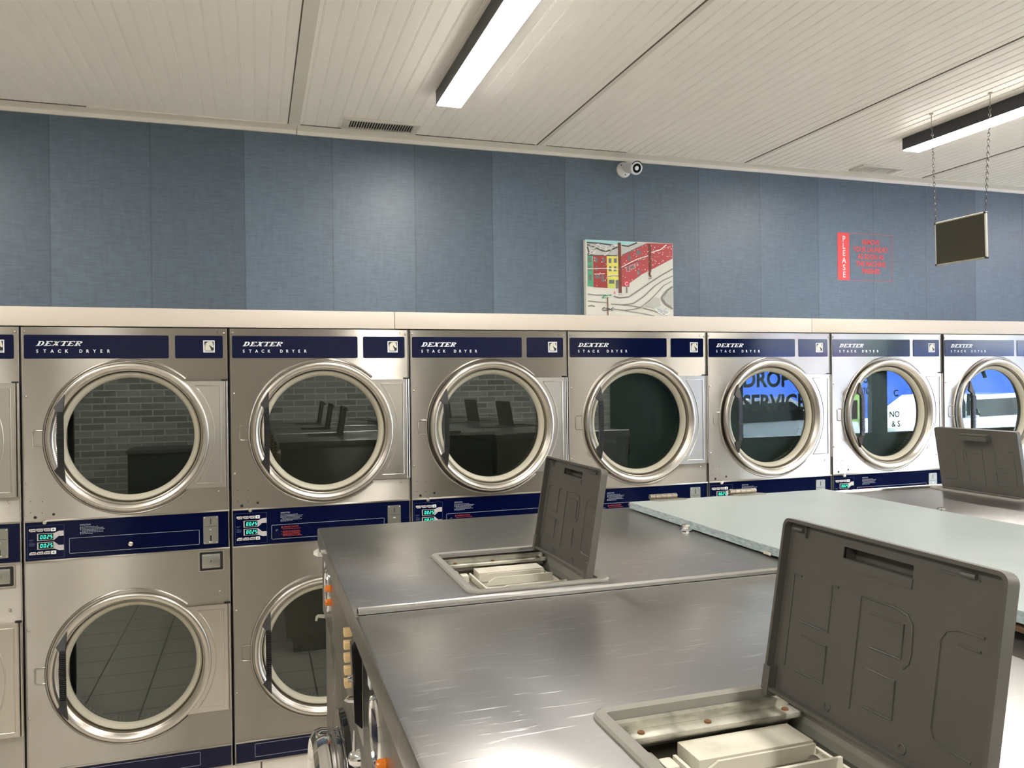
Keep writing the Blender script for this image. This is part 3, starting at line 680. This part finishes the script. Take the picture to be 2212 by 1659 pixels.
    b.prism([(.034,.188),(.0355,.188),(.0355,.2025),(.034,.2025)], lf, -.001, .004); b.prism([(.225,.192),(.270,.192),(.270,.1935),(.225,.1935)], lf, -.001, .0012)
    for s_ in (.100, .206): b.tube([lf(s_+.0045*math.cos(t), .0150+.0045*math.sin(t), .0004) for t in [i*math.pi/5 for i in range(10)]], .0008, 5, True)
    # hinge bar and lugs
    b.tube([lf(.006, .000, -.001), lf(LW-.006, .000, -.001)], .0045, 8)
    for s_ in (.0, LW-.012): b.prism([(s_, -.006), (s_+.012, -.006), (s_+.012, .028), (s_, .028)], lf, -.002, .0115)
    b.build('dispenser_lid', 'grey_plastic', sd, smooth=25)
    ld = [c for c in sd.children if c.name.startswith('dispenser_lid')][0]
    b = MB()
    for pl in EMB:
        for h in (.0004, -TH-.0004): b.tube([lf(u, v*.96, h) for u, v in pl], .0013, 6)
    o = b.build('dispenser_lid_tmp', 'grey_plastic', sd)
    # join the embossing into the lid mesh: it is surface relief
    bm = bmesh.new(); bm.from_mesh(ld.data); bm.from_mesh(o.data); bm.to_mesh(ld.data); bm.free()
    for p in ld.data.polygons: p.use_smooth = True
    ld.data.set_sharp_from_angle(angle=math.radians(25))
    bpy.data.objects.remove(o)
    # chrome cap bolt near the back edge
    b = MB(); b.lathe([(.016,0),(.0155,.004),(.011,.008),(.011,.014),(.0085,.018),(.004,.019),(.0005,.0185)], (.400, .0195, ZTOP), 'z', 12); b.build('cap_bolt', 'chrome', root, smooth=20)
    return root
WL = [((1.528, -1.9625), 0, 'far stainless washer nearest the dryers, its small soap lid standing open'),
      ((1.528, -2.7915), 0, 'near stainless washer whose open grey soap lid fills the lower right corner'),
      ((1.528, -3.6205), 0, 'stainless washer beside the camera, next in the row after the near one'),
      ((3.097, -1.9625), 180, 'stainless washer beyond the pale board, showing the outer face of its upright soap lid'),
      ((3.097, -2.7915), 180, 'second stainless washer of the row beyond the pale board'),
      ((3.097, -3.6205), 180, 'third stainless washer of the row beyond the pale board, behind the camera line'),
      ((3.097, -4.4495), 180, 'last stainless washer of the row beyond the pale board, near the brick wall')]
proto = make_washer('')
for i, ((x, y), a, lab) in enumerate(WL):
    o = proto if i == 0 else copy_tree(proto)
    o.location = (x, y, 0); o.rotation_euler = (0, 0, math.radians(a)); o['label'] = lab
    kids = {k_.name.split('.')[0]: k_ for k_ in o.children}
    kids['soap_dispenser'].location.y = .018 if i == 0 else -.022
    [c for c in kids['soap_dispenser'].children if c.name.startswith('dispenser_lid')][0].location = (.010, -.006, 0) if i == 0 else (0, 0, 0)
    if i:      # only the end washer shows its lock; the others have one lamp in view
        fk = [k_ for k_ in kids['control_fascia'].children]
        bpy.data.objects.remove([k_ for k_ in fk if k_.name.startswith('service_lock')][0])
        bpy.data.objects.remove([k_ for k_ in kids['control_fascia'].children if k_.name.startswith('indicator_lamp')][0])
# ---------------------------------------------------------------- pale board across the gap between the rows
def board():
    bt = ZTOP+.004; th = .018
    ys = [-1.592, -1.9, -2.2, -2.35, -2.5, -2.65, -2.8, -3.0, -3.3, -3.9]
    zl = [0, 0, 0, .003, .009, .016, .021, .026, .028, .028]
    root = thing('folding_board', (2.29, -2.4, bt), 'pale mint laminated board lying across the backs of both washer rows', 'board')
    b = MB(); rows = []
    for y, dz in zip(ys, zl):
        z = dz; rows.append([b.v(1.9465-2.29, y+2.4, z), b.v(2.640-2.29, y+2.4, z), b.v(2.640-2.29, y+2.4, z+th), b.v(1.9465-2.29, y+2.4, z+th)])
    for A, B in zip(rows, rows[1:]):
        for i, mi in ((0,1),(1,1),(2,0),(3,1)): b._f([A[i], A[(i+1)%4], B[(i+1)%4], B[i]], mi)
    b._f(rows[0], 2); b._f(rows[-1], 2)
    b.build('board_panel', ['board', 'board_edge', 'wood_end'], root, smooth=10)
    b = MB(); b.cyl((1.951-2.29, -1.5935+2.4, .010), (1.951-2.29, -1.590+2.4, .010), .0075, 12); b.build('knot', mat('brown_knot', (.16,.09,.07), .7), root)
    b = MB(); b.box(1.9425-2.29, 1.9445-2.29, -2.262+2.4, -2.238+2.4, .0, .006); b.build('edge_chip', 'cream', root)
    for xa, xb in ((2.018, 2.108), (2.290, 2.384)):
        b = MB(); y = -1.585+2.4
        n = 5; d = (xb-xa)/n
        for i in range(n): b.cyl((xa+i*d+.0006-2.29, y+.004, th+.009), (xa+(i+1)*d-.0006-2.29, y+.004, th+.009), .0075, 12)
        b.prism([(xa-2.29,y),(xa-2.29,y-.020),(xa+.012-2.29,y-.030),(xb+.012-2.29,y-.030),(xb+.022-2.29,y-.022),(xb-2.29,y)], lambda u, v, h: (u, v, h), th, th+.003)
        b.build('hinge', 'hinge', root)
board()
# black block added between the rows, its colour stands for the gap's shade
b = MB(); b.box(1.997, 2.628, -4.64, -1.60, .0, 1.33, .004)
tag(b.build('gap_shade_block', mat('gap_shade_black', (.015,.013,.012), .6)), 'added black block standing for the shaded gap under the pale board', 'shade filler')
b = MB(); b.box(1.950, 1.985, -3.9, -2.74, ZTOP+.0105, ZTOP+.0200, .002); tag(b.build('wooden_batten', mat('dark_wood', (.12,.065,.025), .6)), 'dark brown wooden batten under the raised near end of the pale board', 'batten')
# ---------------------------------------------------------------- painting on the ledge
def painting():
    x0, x1, z0, z1 = 2.533, 3.038, 2.080, 2.472
    W, H = x1-x0, z1-z0; yb, yf = .098, .066
    root = thing('street_painting', ((x0+x1)/2, .08, z0), 'unframed snowy street painting with red and yellow houses standing on the cream ledge', 'painting')
    ox, oy, oz = (x0+x1)/2, .08, z0
    b = MB(); b.box(x0-ox, x1-ox, yf-oy, yb-oy, 0, H, .0015); b.build('canvas', mat('canvas_edge', (.62,.62,.56), .7), root)
    C = {'snow': (.62,.61,.54), 'sky': (.33,.60,.62), 'dark': (.06,.06,.06), 'roof': (.48,.48,.45), 'green': (.07,.33,.17), 'red': (.32,.035,.03), 'brick': (.42,.06,.065), 'yellow': (.70,.64,.13),
         'win': (.15,.15,.15), 'brown': (.13,.04,.02), 'road': (.45,.45,.41), 'rut': (.20,.20,.18), 'white': (.80,.80,.76), 'pink': (.62,.30,.30), 'sign': (.03,.25,.10), 'stop': (.62,.06,.09), 'blue': (.22,.38,.62), 'lime': (.52,.60,.12)}
    keys = list(C); mats = [mat('paint_'+k_, C[k_], .6) for k_ in keys]
    b = MB(); lay = [0]
    def uv(px, py):
        v = .5
        for _ in range(3): u = (px-207-v*12)/1401; v = (py-285-40*u)/(1222-37*u)
        return u*W - W/2, (1-v)*H
    def clampd(p): return (max(-W/2+.001, min(W/2-.001, p[0])), max(.001, min(H-.001, p[1])))
    def poly(k_, pts, up_=True):
        if up_: lay[0] += 1
        b.flat([clampd(uv(*q)) for q in pts], lambda u, v, h: (u, h, v), yf-oy-.0006-lay[0]*.00006, keys.index(k_))
    def line(k_, pts, w_):
        lay[0] += .2
        for (ax, ay), (bx, by) in zip(pts, pts[1:]):
            d = math.hypot(bx-ax, by-ay) or 1; nx, ny = -(by-ay)/d*w_/2, (bx-ax)/d*w_/2
            poly(k_, [(ax+nx, ay+ny), (bx+nx, by+ny), (bx-nx, by-ny), (ax-nx, ay-ny)], False)
    poly('snow', [(207,285),(1608,325),(1620,1510),(220,1505)])
    poly('sky', [(207,287),(1050,310),(900,345),(760,370),(640,350),(400,345),(225,335)])
    poly('roof', [(225,335),(440,345),(640,375),(720,380),(770,400),(900,345),(1000,325),(1200,330),(960,450),(780,545),(240,545)])
    for pts in ([(230,370),(330,400),(430,450),(520,475),(620,440),(720,395)], [(235,400),(260,500),(240,540)], [(770,370),(880,385),(960,350),(1020,325)], [(240,540),(400,545),(520,540),(700,545)], [(225,335),(420,345),(640,370)]): line('dark', pts, 22)
    line('dark', [(780,530),(900,470),(1000,420),(1170,340)], 12)
    for q in range(70): 
        px, py = random.uniform(240,760), random.uniform(360,535); line(random.choice(['white','dark','white','rut']), [(px,py),(px+random.uniform(10,40),py+random.uniform(-14,14))], random.uniform(4,9))
    poly('green', [(232,550),(315,550),(328,1045),(238,1035)]); poly('red', [(322,548),(535,548),(548,1060),(330,1050)]); poly('yellow', [(535,548),(722,548),(728,1065),(552,1060)]); poly('lime', [(548,900),(665,910),(665,1060),(552,1058)])
    poly('brick', [(765,545),(960,450),(1180,330),(1600,330),(1600,570),(1300,730),(1100,830),(900,975),(890,1035),(765,1030)])
    lay[0] += 1
    for r_ in ((245,570,295,650),(245,700,295,740),(240,765,300,790),(255,850,300,940),(355,575,395,655),(470,570,505,655),(365,710,395,740),(470,700,500,720),(360,765,395,785),(470,765,500,785),(355,850,395,910),(402,855,435,910),(455,850,495,965),(567,583,610,660),(648,583,695,655),(572,710,610,740),(650,710,690,740),(565,755,612,790),(645,755,690,790),(570,930,655,990),(675,930,722,1065),(870,530,915,620),(1010,450,1080,520),(855,710,885,790),(905,690,985,745),(1010,640,1045,690),(1025,770,1065,850)):
        a, c, d, e = r_; poly('win', [(a,c),(d,c),(d,e),(a,e)], False)
    lay[0] += 1
    line('pink', [(895,705),(990,665),(990,730),(900,760),(895,705)], 12); line('pink', [(840,720),(850,790),(885,785)], 9); line('pink', [(1010,635),(1045,690)], 9)
    line('white', [(235,755),(330,755),(500,745),(720,760)], 10); line('rut', [(560,875),(640,860),(722,865)], 16); line('white', [(560,860),(640,850),(722,850)], 8); line('white', [(340,840),(505,830)], 9)
    line('dark', [(740,755),(900,680),(1010,625),(1220,520)], 10); line('white', [(760,730),(900,650),(1020,590),(1200,530)], 12); line('white', [(1250,480),(1330,450),(1400,430),(1500,350)], 14)
    for q in range(150):
        px, py = random.uniform(775,1595), random.uniform(340,1000)
        if py < 545-(px-765)*.5 or py > 985-(px-900)*.62: continue
        line('white', [(px,py),(px+random.uniform(4,12),py+random.uniform(-10,14))], random.uniform(6,13))
    for q in range(14): px, py = random.uniform(335,530), random.uniform(560,1040); line('white', [(px,py),(px+7,py+10)], 8)
    line('brown', [(735,330),(740,640),(745,900),(748,1140)], 46); line('brown', [(1222,345),(1228,600),(1232,760),(1215,830),(1240,870)], 34)
    for q in range(20): py = random.uniform(360,1100); line('red', [(735,py),(755,py+14)], 8)
    poly('roof', [(712,1165),(748,1130),(780,1165)]); poly('rut', [(1190,905),(1240,880),(1270,885),(1210,910)])
    for pts, w_ in (([(240,1160),(360,1175),(520,1172)],12), ([(240,1270),(380,1285),(530,1295)],12), ([(640,1190),(740,1215),(880,1200),(1000,1120),(1200,980),(1400,850),(1600,735)],18), ([(600,1315),(800,1325),(960,1300),(1120,1190),(1300,1020),(1450,920),(1600,850)],14),
                    ([(780,1330),(900,1335),(1070,1365),(1200,1270),(1330,1140),(1450,1010),(1580,935)],12), ([(630,1395),(820,1415),(960,1395),(1080,1370)],13), ([(1100,1370),(1300,1420),(1500,1490)],14), ([(820,1420),(1100,1460),(1300,1500)],10),
                    ([(1600,1025),(1500,1090),(1425,1190),(1420,1230),(1480,1310),(1600,1380)],24), ([(240,1355),(300,1340),(350,1360)],14), ([(240,1500),(560,1503),(900,1506),(1500,1508)],9)): line('rut', pts, w_)
    poly('road', [(1450,1230),(1500,1120),(1600,1050),(1600,1350),(1500,1300)]); poly('road', [(1140,1320),(1300,1200),(1380,1210),(1400,1330),(1300,1370),(1160,1350)])
    line('brown', [(545,1210),(552,1500)], 16); poly('sign', [(460,1210),(480,1185),(605,1160),(610,1180),(470,1230)]); line('white', [(490,1210),(580,1182)], 10)
    for pts in ([(460,1410),(490,1370),(510,1390)], [(470,1420),(540,1415),(600,1400),(640,1370)], [(520,1385),(560,1390),(630,1420)]): line('dark', pts, 13)
    line('stop', [(655,1110),(658,1155)], 14); lay[0] += 1
    poly('stop', [(850+45*math.cos(t), 988+45*math.sin(t)) for t in [i*math.pi/6 for i in range(12)]]); line('white', [(850+26*math.cos(t), 988+26*math.sin(t)) for t in [.6+i*.55 for i in range(10)]], 7); line('dark', [(850,1045),(852,1130)], 14); poly('rut', [(825,1135),(850,1125),(880,1135)])
    line('blue', [(1345,1380),(1400,1395),(1425,1430),(1385,1440),(1330,1400)], 8); line('blue', [(1500,1385),(1460,1390),(1455,1415),(1500,1430),(1520,1455),(1490,1470)], 9); line('white', [(1310,1385),(1350,1430),(1460,1490),(1560,1440)], 14)
    b.build('painted_scene', mats, root, smooth=0)
painting()
# ---------------------------------------------------------------- red notice lettered on the wall
def notice():
    x0, x1, z0, z1 = 4.132, 4.524, 2.312, 2.588
    root = thing('wall_notice', (x0, YB, z0), 'red and clear notice on the wallpaper asking to remove your laundry', 'sign')
    m = mat('notice_red', (.62,.055,.05), .45); y = -.0012
    b = MB(); b.box(0, .083, y, 0, 0, z1-z0); rb = b.build('red_band', m, root, smooth=0)
    b = MB()
    for i, ch in enumerate('PLEASE'): text(b, ch, .048, XZ, .044, .224-i*.0415, y-.0008, 0, bold=.02, wide=.85, align='CENTER')
    b.build('white_letters', mat('notice_pale', (.55,.58,.60), .5), rb, smooth=0)
    b = MB(); W, H = x1-x0, z1-z0; t = .0018
    for q in ((.083,W,0,t),(.083,W,H-t,H),(W-t,W,0,H)): b.box(q[0],q[1],y,0,q[2],q[3])
    b.build('border', m, root, smooth=0)
    b = MB()
    for i, s_ in enumerate(('REMOVE','YOUR LAUNDRY','AS SOON AS','THE MACHINE','FINISHES')): text(b, s_, .0415, XZ, .083+(W-.083)/2,   .213-i*.0425, y, 0, bold=.028, wide=.80, align='CENTER')
    b.build('message_lettering', m, root, smooth=0)
notice()
# ---------------------------------------------------------------- security camera
def seccam():
    root = thing('security_camera', (2.770, YB, 2.853), 'white bullet security camera on the wallpaper just under the ceiling trim', 'camera')
    b = MB(); b.lathe([(.001,-.022),(.020,-.020),(.036,-.012),(.041,-.004),(.041,0)], (0,0,0), 'y', 32)
    b.build('wall_base', 'cam_white', root)
    for a in (2.4, -.5-1.0, .6): b = MB(); b.disc(.0035, (.029*math.cos(a), -.0175, .029*math.sin(a)), 'y', 10); b.build('screw_hole', 'black', root, smooth=0)
    d = Vector((.06,-.95,-.30)).normalized(); c0 = Vector((.008,-.050,.002)); 
    b = MB(); b.tube([(0,-.015,0),(.006,-.035,.0),tuple(c0)], .014, 12); b.build('swivel_arm', 'cam_white', root)
    def oriented(prof, n, mi, bb):
        a = d.orthogonal().normalized(); e = d.cross(a); R = []
        for r, h in prof: R.append([bb.v(*(c0+d*h+(a*math.cos(2*math.pi*i/n)+e*math.sin(2*math.pi*i/n))*r)) for i in range(n)])
        for A, B in zip(R, R[1:]):
            for i in range(n): bb._f([A[i], A[(i+1)%n], B[(i+1)%n], B[i]], mi)
        bb._f(R[-1], mi); bb._f(R[0][::-1], mi)
    b = MB(); oriented([(.012,-.030),(.026,-.024),(.030,-.01),(.030,.060),(.034,.068),(.034,.078),(.0315,.081),(.024,.081)], 32, 0, b); hs = b.build('housing', 'cam_white', root)
    b = MB(); oriented([(.0235,.0805),(.0235,.0825),(.012,.0822),(.010,.079)], 32, 0, b); b.build('lens', 'black_gloss', hs)
    b = MB(); a = Vector((0,0,1)); a = (a-d*a.dot(d)).normalized(); e = d.cross(a); pts = [tuple(c0+d*.081+(a*math.cos(t)+e*math.sin(t))*.0345) for t in [-1.05+i*.21 for i in range(11)]]
    b.tube(pts, .0026, 6); b.build('sun_visor', 'black', hs)
seccam()
# ---------------------------------------------------------------- ceiling vents, lamps, hanging sign
def vent(x0, x1, y0, y1, label, slats):
    root = thing('ceiling_vent', ((x0+x1)/2, (y0+y1)/2, ZC), label, 'vent', 'ceiling air registers')
    a, c = (x1-x0)/2, (y1-y0)/2
    b = MB(); f = .018
    for q in ((-a,a,-c,-c+f),(-a,a,c-f,c),(-a,-a+.03,-c+f,c-f),(a-.03,a,-c+f,c-f)): b.box(q[0],q[1],q[2],q[3],-.010,.0,.002)
    for sx in (-1,1): b.lathe([(.0005,-.0125),(.004,-.012),(.005,-.010)], (sx*(a-.014),0,0), 'z', 10)
    b.build('frame', 'vent', root)
    b = MB(); b.box(-a+.03, a-.03, -c+f, c-f, -.001, -.0002); b.build('duct_opening', mat('duct_dark', (.03,.025,.02), .9) if slats else 'vent', root)
    b = MB()
    if slats:
        for i in range(slats):
            xx = -a+.034+(2*a-.068)*(i+.5)/slats
            b.prism([(xx-.0045,-.009),(xx-.0025,-.009),(xx+.0035,-.0015),(xx+.0015,-.0015)], lambda u, v, h: (u, h, v), -c+f, c-f)
    else:
        for i in range(12): yy = -c+f+(2*c-2*f)*(i+.5)/12; b.box(-a+.03, a-.03, yy-.0012, yy+.0012, -.006, -.001)
        b.box(-.002,.002,-c+f,c-f,-.008,-.001)
    b.build('louvers', 'vent', root, smooth=0)
vent(1.300, 1.645, -.130, .012, 'slatted white ceiling vent against the wall left of the bright lamp', 24)
vent(4.125, 4.410, -.118, -.004, 'shallow square-meshed white ceiling vent near the wall above the red notice', 0)
def lamp(x, y0, y1, label, rz=0):
    root = thing('linear_lamp', (x, y0, ZC), label, 'ceiling lamp', 'linear ceiling lamps')
    L = y1-y0; hw = .053
    b = MB(); b.box(-hw, hw, L, 0, -.0585, 0, .003); b.build('housing', 'housing', root)
    b = MB(); b.box(-hw+.003, hw-.003, L+.003, -.003, -.062, -.0575, .003, seg=2); b.build('diffuser', 'diffuser', root)
    root.rotation_euler = (0, 0, rz)
lamp(1.672, -.55, -1.60, 'glowing linear ceiling lamp at the top centre of the photo')
lamp(4.022, -.555, -1.60, 'glowing linear ceiling lamp at the right behind the hanging sign chains')
lamp(-.68, -.55, -1.60, 'linear ceiling lamp over the left aisle, left of the frame')
lamp(6.37, -.55, -1.60, 'linear ceiling lamp right of the frame in the dryer side row')
for x, k_ in ((-.37, 'first'), (1.98, 'second'), (4.33, 'third'), (6.68, 'fourth')): lamp(x, -3.05, -4.48, 'linear ceiling lamp in the front row behind the camera, %s from the left' % k_)
def hanging_sign():
    A = Vector((3.851, -.868, 2.437)); Bp = Vector((3.800, -1.168, 2.424)); dz = .186
    root = thing('hanging_sign', tuple((A+Bp)/2), 'blank-backed olive board in a pale frame, hanging on two chains', 'sign')
    o = Vector(root.location); A2, B2 = A-o, Bp-o
    d = (B2-A2); n = Vector((d.y, -d.x, 0)).normalized()*.004
    dn = Vector((.004, 0, -dz))
    def P(u, v): return A2 + d*u + dn*v
    b = MB(); vs = []
    q = [P(0,0), P(1,0), P(1,1), P(0,1)]
    F = [b.v(*(p+n)) for p in q]; K = [b.v(*(p-n)) for p in q]; b._f(F); b._f(K[::-1])
    for i in range(4): b._f([F[i], F[(i+1)%4], K[(i+1)%4], K[i]])
    b.build('board', mat('olive_back', (.062,.055,.032), .55), root, smooth=0)
    b = MB()
    for i in range(4): b.cyl(tuple(q[i]), tuple(q[(i+1)%4]), .0052, 8)
    b.build('frame', mat('pale_alu_frame', (.55,.53,.46), .35, .3), root)
    for i in range(4): b = MB(); b.cyl(tuple(q[i]-n*1.6), tuple(q[i]+n*1.6), .0055, 8); b.build('corner_cap', 'housing', root)
    for top, bot in (((3.810,-.887,ZC-.002), A), ((3.838,-1.163,ZC-.002), Bp)):
        t = Vector(top)-o; e = bot-o; Lg = (t-e).length; ax = (e-t).normalized()
        s0 = ax.orthogonal().normalized(); s1 = ax.cross(s0)
        b = MB(); ll = .019; k_ = int((Lg-.055)/(ll*.72))
        for i in range(k_):
            c = t+ax*(.055+i*ll*.72+ll/2); s_ = s0 if i % 2 else s1
            b.tube([tuple(c+ax*math.cos(a)*ll/2+s_*math.sin(a)*.0042) for a in [j*math.pi/4 for j in range(8)]], .0013, 5, True)
        b.build('chain', mat('chain_zinc', (.08,.075,.07), .4, .4), root)
        b = MB(); b.tube([tuple(t), tuple(t+ax*.055)], .002, 6); b.lathe([(.002,-.003),(.008,-.002),(.009,.002)], tuple(t), 'z', 12); b.build('ceiling_hook', mat('hook_pale', (.40,.37,.32), .5), root)
hanging_sign()
# small cream plastic tab on the dryer-side end of the washer row
b = MB(); b.prism([(0,0),(-.022,.002),(-.030,-.004),(-.032,-.018),(-.026,-.020),(-.022,-.008),(0,-.012)], lambda u, v, h: (1.0760+u*.75, -1.585+h, 1.150+v*.75), 0, .004)
tag(b.build('plastic_tab', mat('frosted_plastic', (.55,.55,.48), .4)), 'small frosted broken plastic tab sticking out from the front corner of the far washer', 'clip')
root = thing('folding_counter', (1.05, -4.95, 0), 'long dark folding counter along the brick wall, seen reflected in the dryer glass', 'counter')
b = MB(); b.box(-1.34, 1.34, -.235, .22, 0, 1.08, .004); b.build('base', mat('dark_laminate', (.02,.021,.022), .5), root)
b = MB(); b.box(-1.35, 1.35, -.24, .25, 1.08, 1.115, .004); b.build('worktop', mat('grey_laminate', (.10,.10,.10), .4), root)
# ---------------------------------------------------------------- window lettering, street outside (seen in the door glass)
GX = lambda u, v, h: (u, YF-.0575+h, v)
def wtext(name, label, items):
    b = MB()
    for s_, size, x, z, wd in items: text(b, s_, size, GX, x, z, .002, 0, bold=.03, wide=wd)
    tag(b.build(name, 'letter', smooth=0), label, 'lettering')
wtext('window_lettering', 'large dark DROP OFF SERVICE lettering on the left shop window', [('DROP OFF', .30, 7.27, 1.63, .95), ('SERVICE', .30, 7.27, 1.31, .95)])
wtext('window_lettering', 'small dark HOURS OF OPERATION lettering on the left shop window beside the pillar', [('HOURS OF', .13, 8.88, 1.66, .8), ('OPERATION', .13, 8.88, 1.50, .8)])
wtext('window_lettering', 'small dark lettering on the narrow middle window', [('C', .13, 9.80, 1.46, 1), ('NO', .12, 9.72, 1.16, 1), ('& S', .12, 9.76, 1.02, 1)])
wtext('window_lettering', 'very large grey letters WA over OR on the right shop window', [('WA', .50, 10.72, 1.72, 1), ('OR', .44, 10.80, 1.16, 1)])
b = MB(); b.box(9.02, 9.14, YF-.05, YF-.048, 1.15, 1.42); tag(b.build('red_poster', mat('poster_red', (.30,.05,.06), .6)), 'small dark red hours poster taped low on the left shop window', 'poster')
b = MB(); b.box(-6, 30, -30, YF-.2, -.12, -.02); struct(b.build('trim_40', mat('asphalt', (.20,.20,.21), .9)))
root = thing('shop_building', (13, -17, 0), 'blue painted shop building with a pale upper wall across the street', 'building')
b = MB(); b.box(-14, 16, -4, 0, 0, 2.55); b.build('blue_wall', mat('blue_paint', (.03,.12,.55), .6), root)
b = MB(); b.box(-14, 16, -4, -.02, 2.55, 3.5); b.build('upper_wall', mat('pale_render', (.78,.76,.70), .7), root)
for x in (-6, -1.5, 3.0, 8.0): b = MB(); b.box(x, x+1.4, -.02, .03, 2.75, 3.3); b.build('dark_window', 'frame_dark', root)
b = MB(); b.box(4.5, 7.0, 0, .08, 1.75, 2.25); b.build('shop_sign', mat('sign_red', (.75,.06,.05), .5), root)
b = MB(); b.box(-6.2, -3.6, 0, .06, 2.0, 3.4); b.build('white_sign', 'white_print', root)
b = MB(); b.box(11.75, 11.93, -8.3, -8.1, -.02, 4.2, .03); tag(b.build('green_post', mat('post_green', (.35,.55,.12), .5)), 'yellow green street post outside the windows', 'post')
def car(x, y, col, label):
    root = thing('parked_car', (x, y, -.02), label, 'car'); m = mat('car_paint', col, .2, .3, coat=1)
    side = [(-2.15,.35),(-2.2,.6),(-2.1,.82),(-1.2,.95),(-.55,1.38),(.75,1.42),(1.45,1.02),(2.1,.95),(2.2,.6),(2.15,.35)]
    b = MB(); b.prism(side, lambda u, v, h: (u, h*(1-.12*max(0, v-.9)/.5), v), -.85, .85); b.build('car_body', m, root, smooth=50)
    b = MB()
    for sy in (-1, 1): b.prism([(-1.05,.98),(-.5,1.31),(.7,1.34),(1.2,1.02)], lambda u, v, h: (u, sy*(h), v), .80, .855)
    b.build('side_window', 'black_gloss', root)
    for wx in (-1.35, 1.35):
        for sy in (-.8, .8): b = MB(); b.cyl((wx, sy-.11, .34), (wx, sy+.11, .34), .34, 24); b.cyl((wx, sy-.115, .34), (wx, sy+.115, .34), .19, 16, mi=1); b.build('wheel', ['black', 'steel_plain'], root)
    b = MB(); b.box(-.75,-.55,.86,1.02,.98,1.12,.03); b.build('wing_mirror', m, root); b = MB(); b.box(-.75,-.55,-1.02,-.86,.98,1.12,.03); b.build('wing_mirror', m, root)
car(9.4, -8.6, (.55,.58,.62), 'silver car parked outside the left shop window')
car(14.3, -8.2, (.72,.74,.76), 'white car parked outside the right shop window')
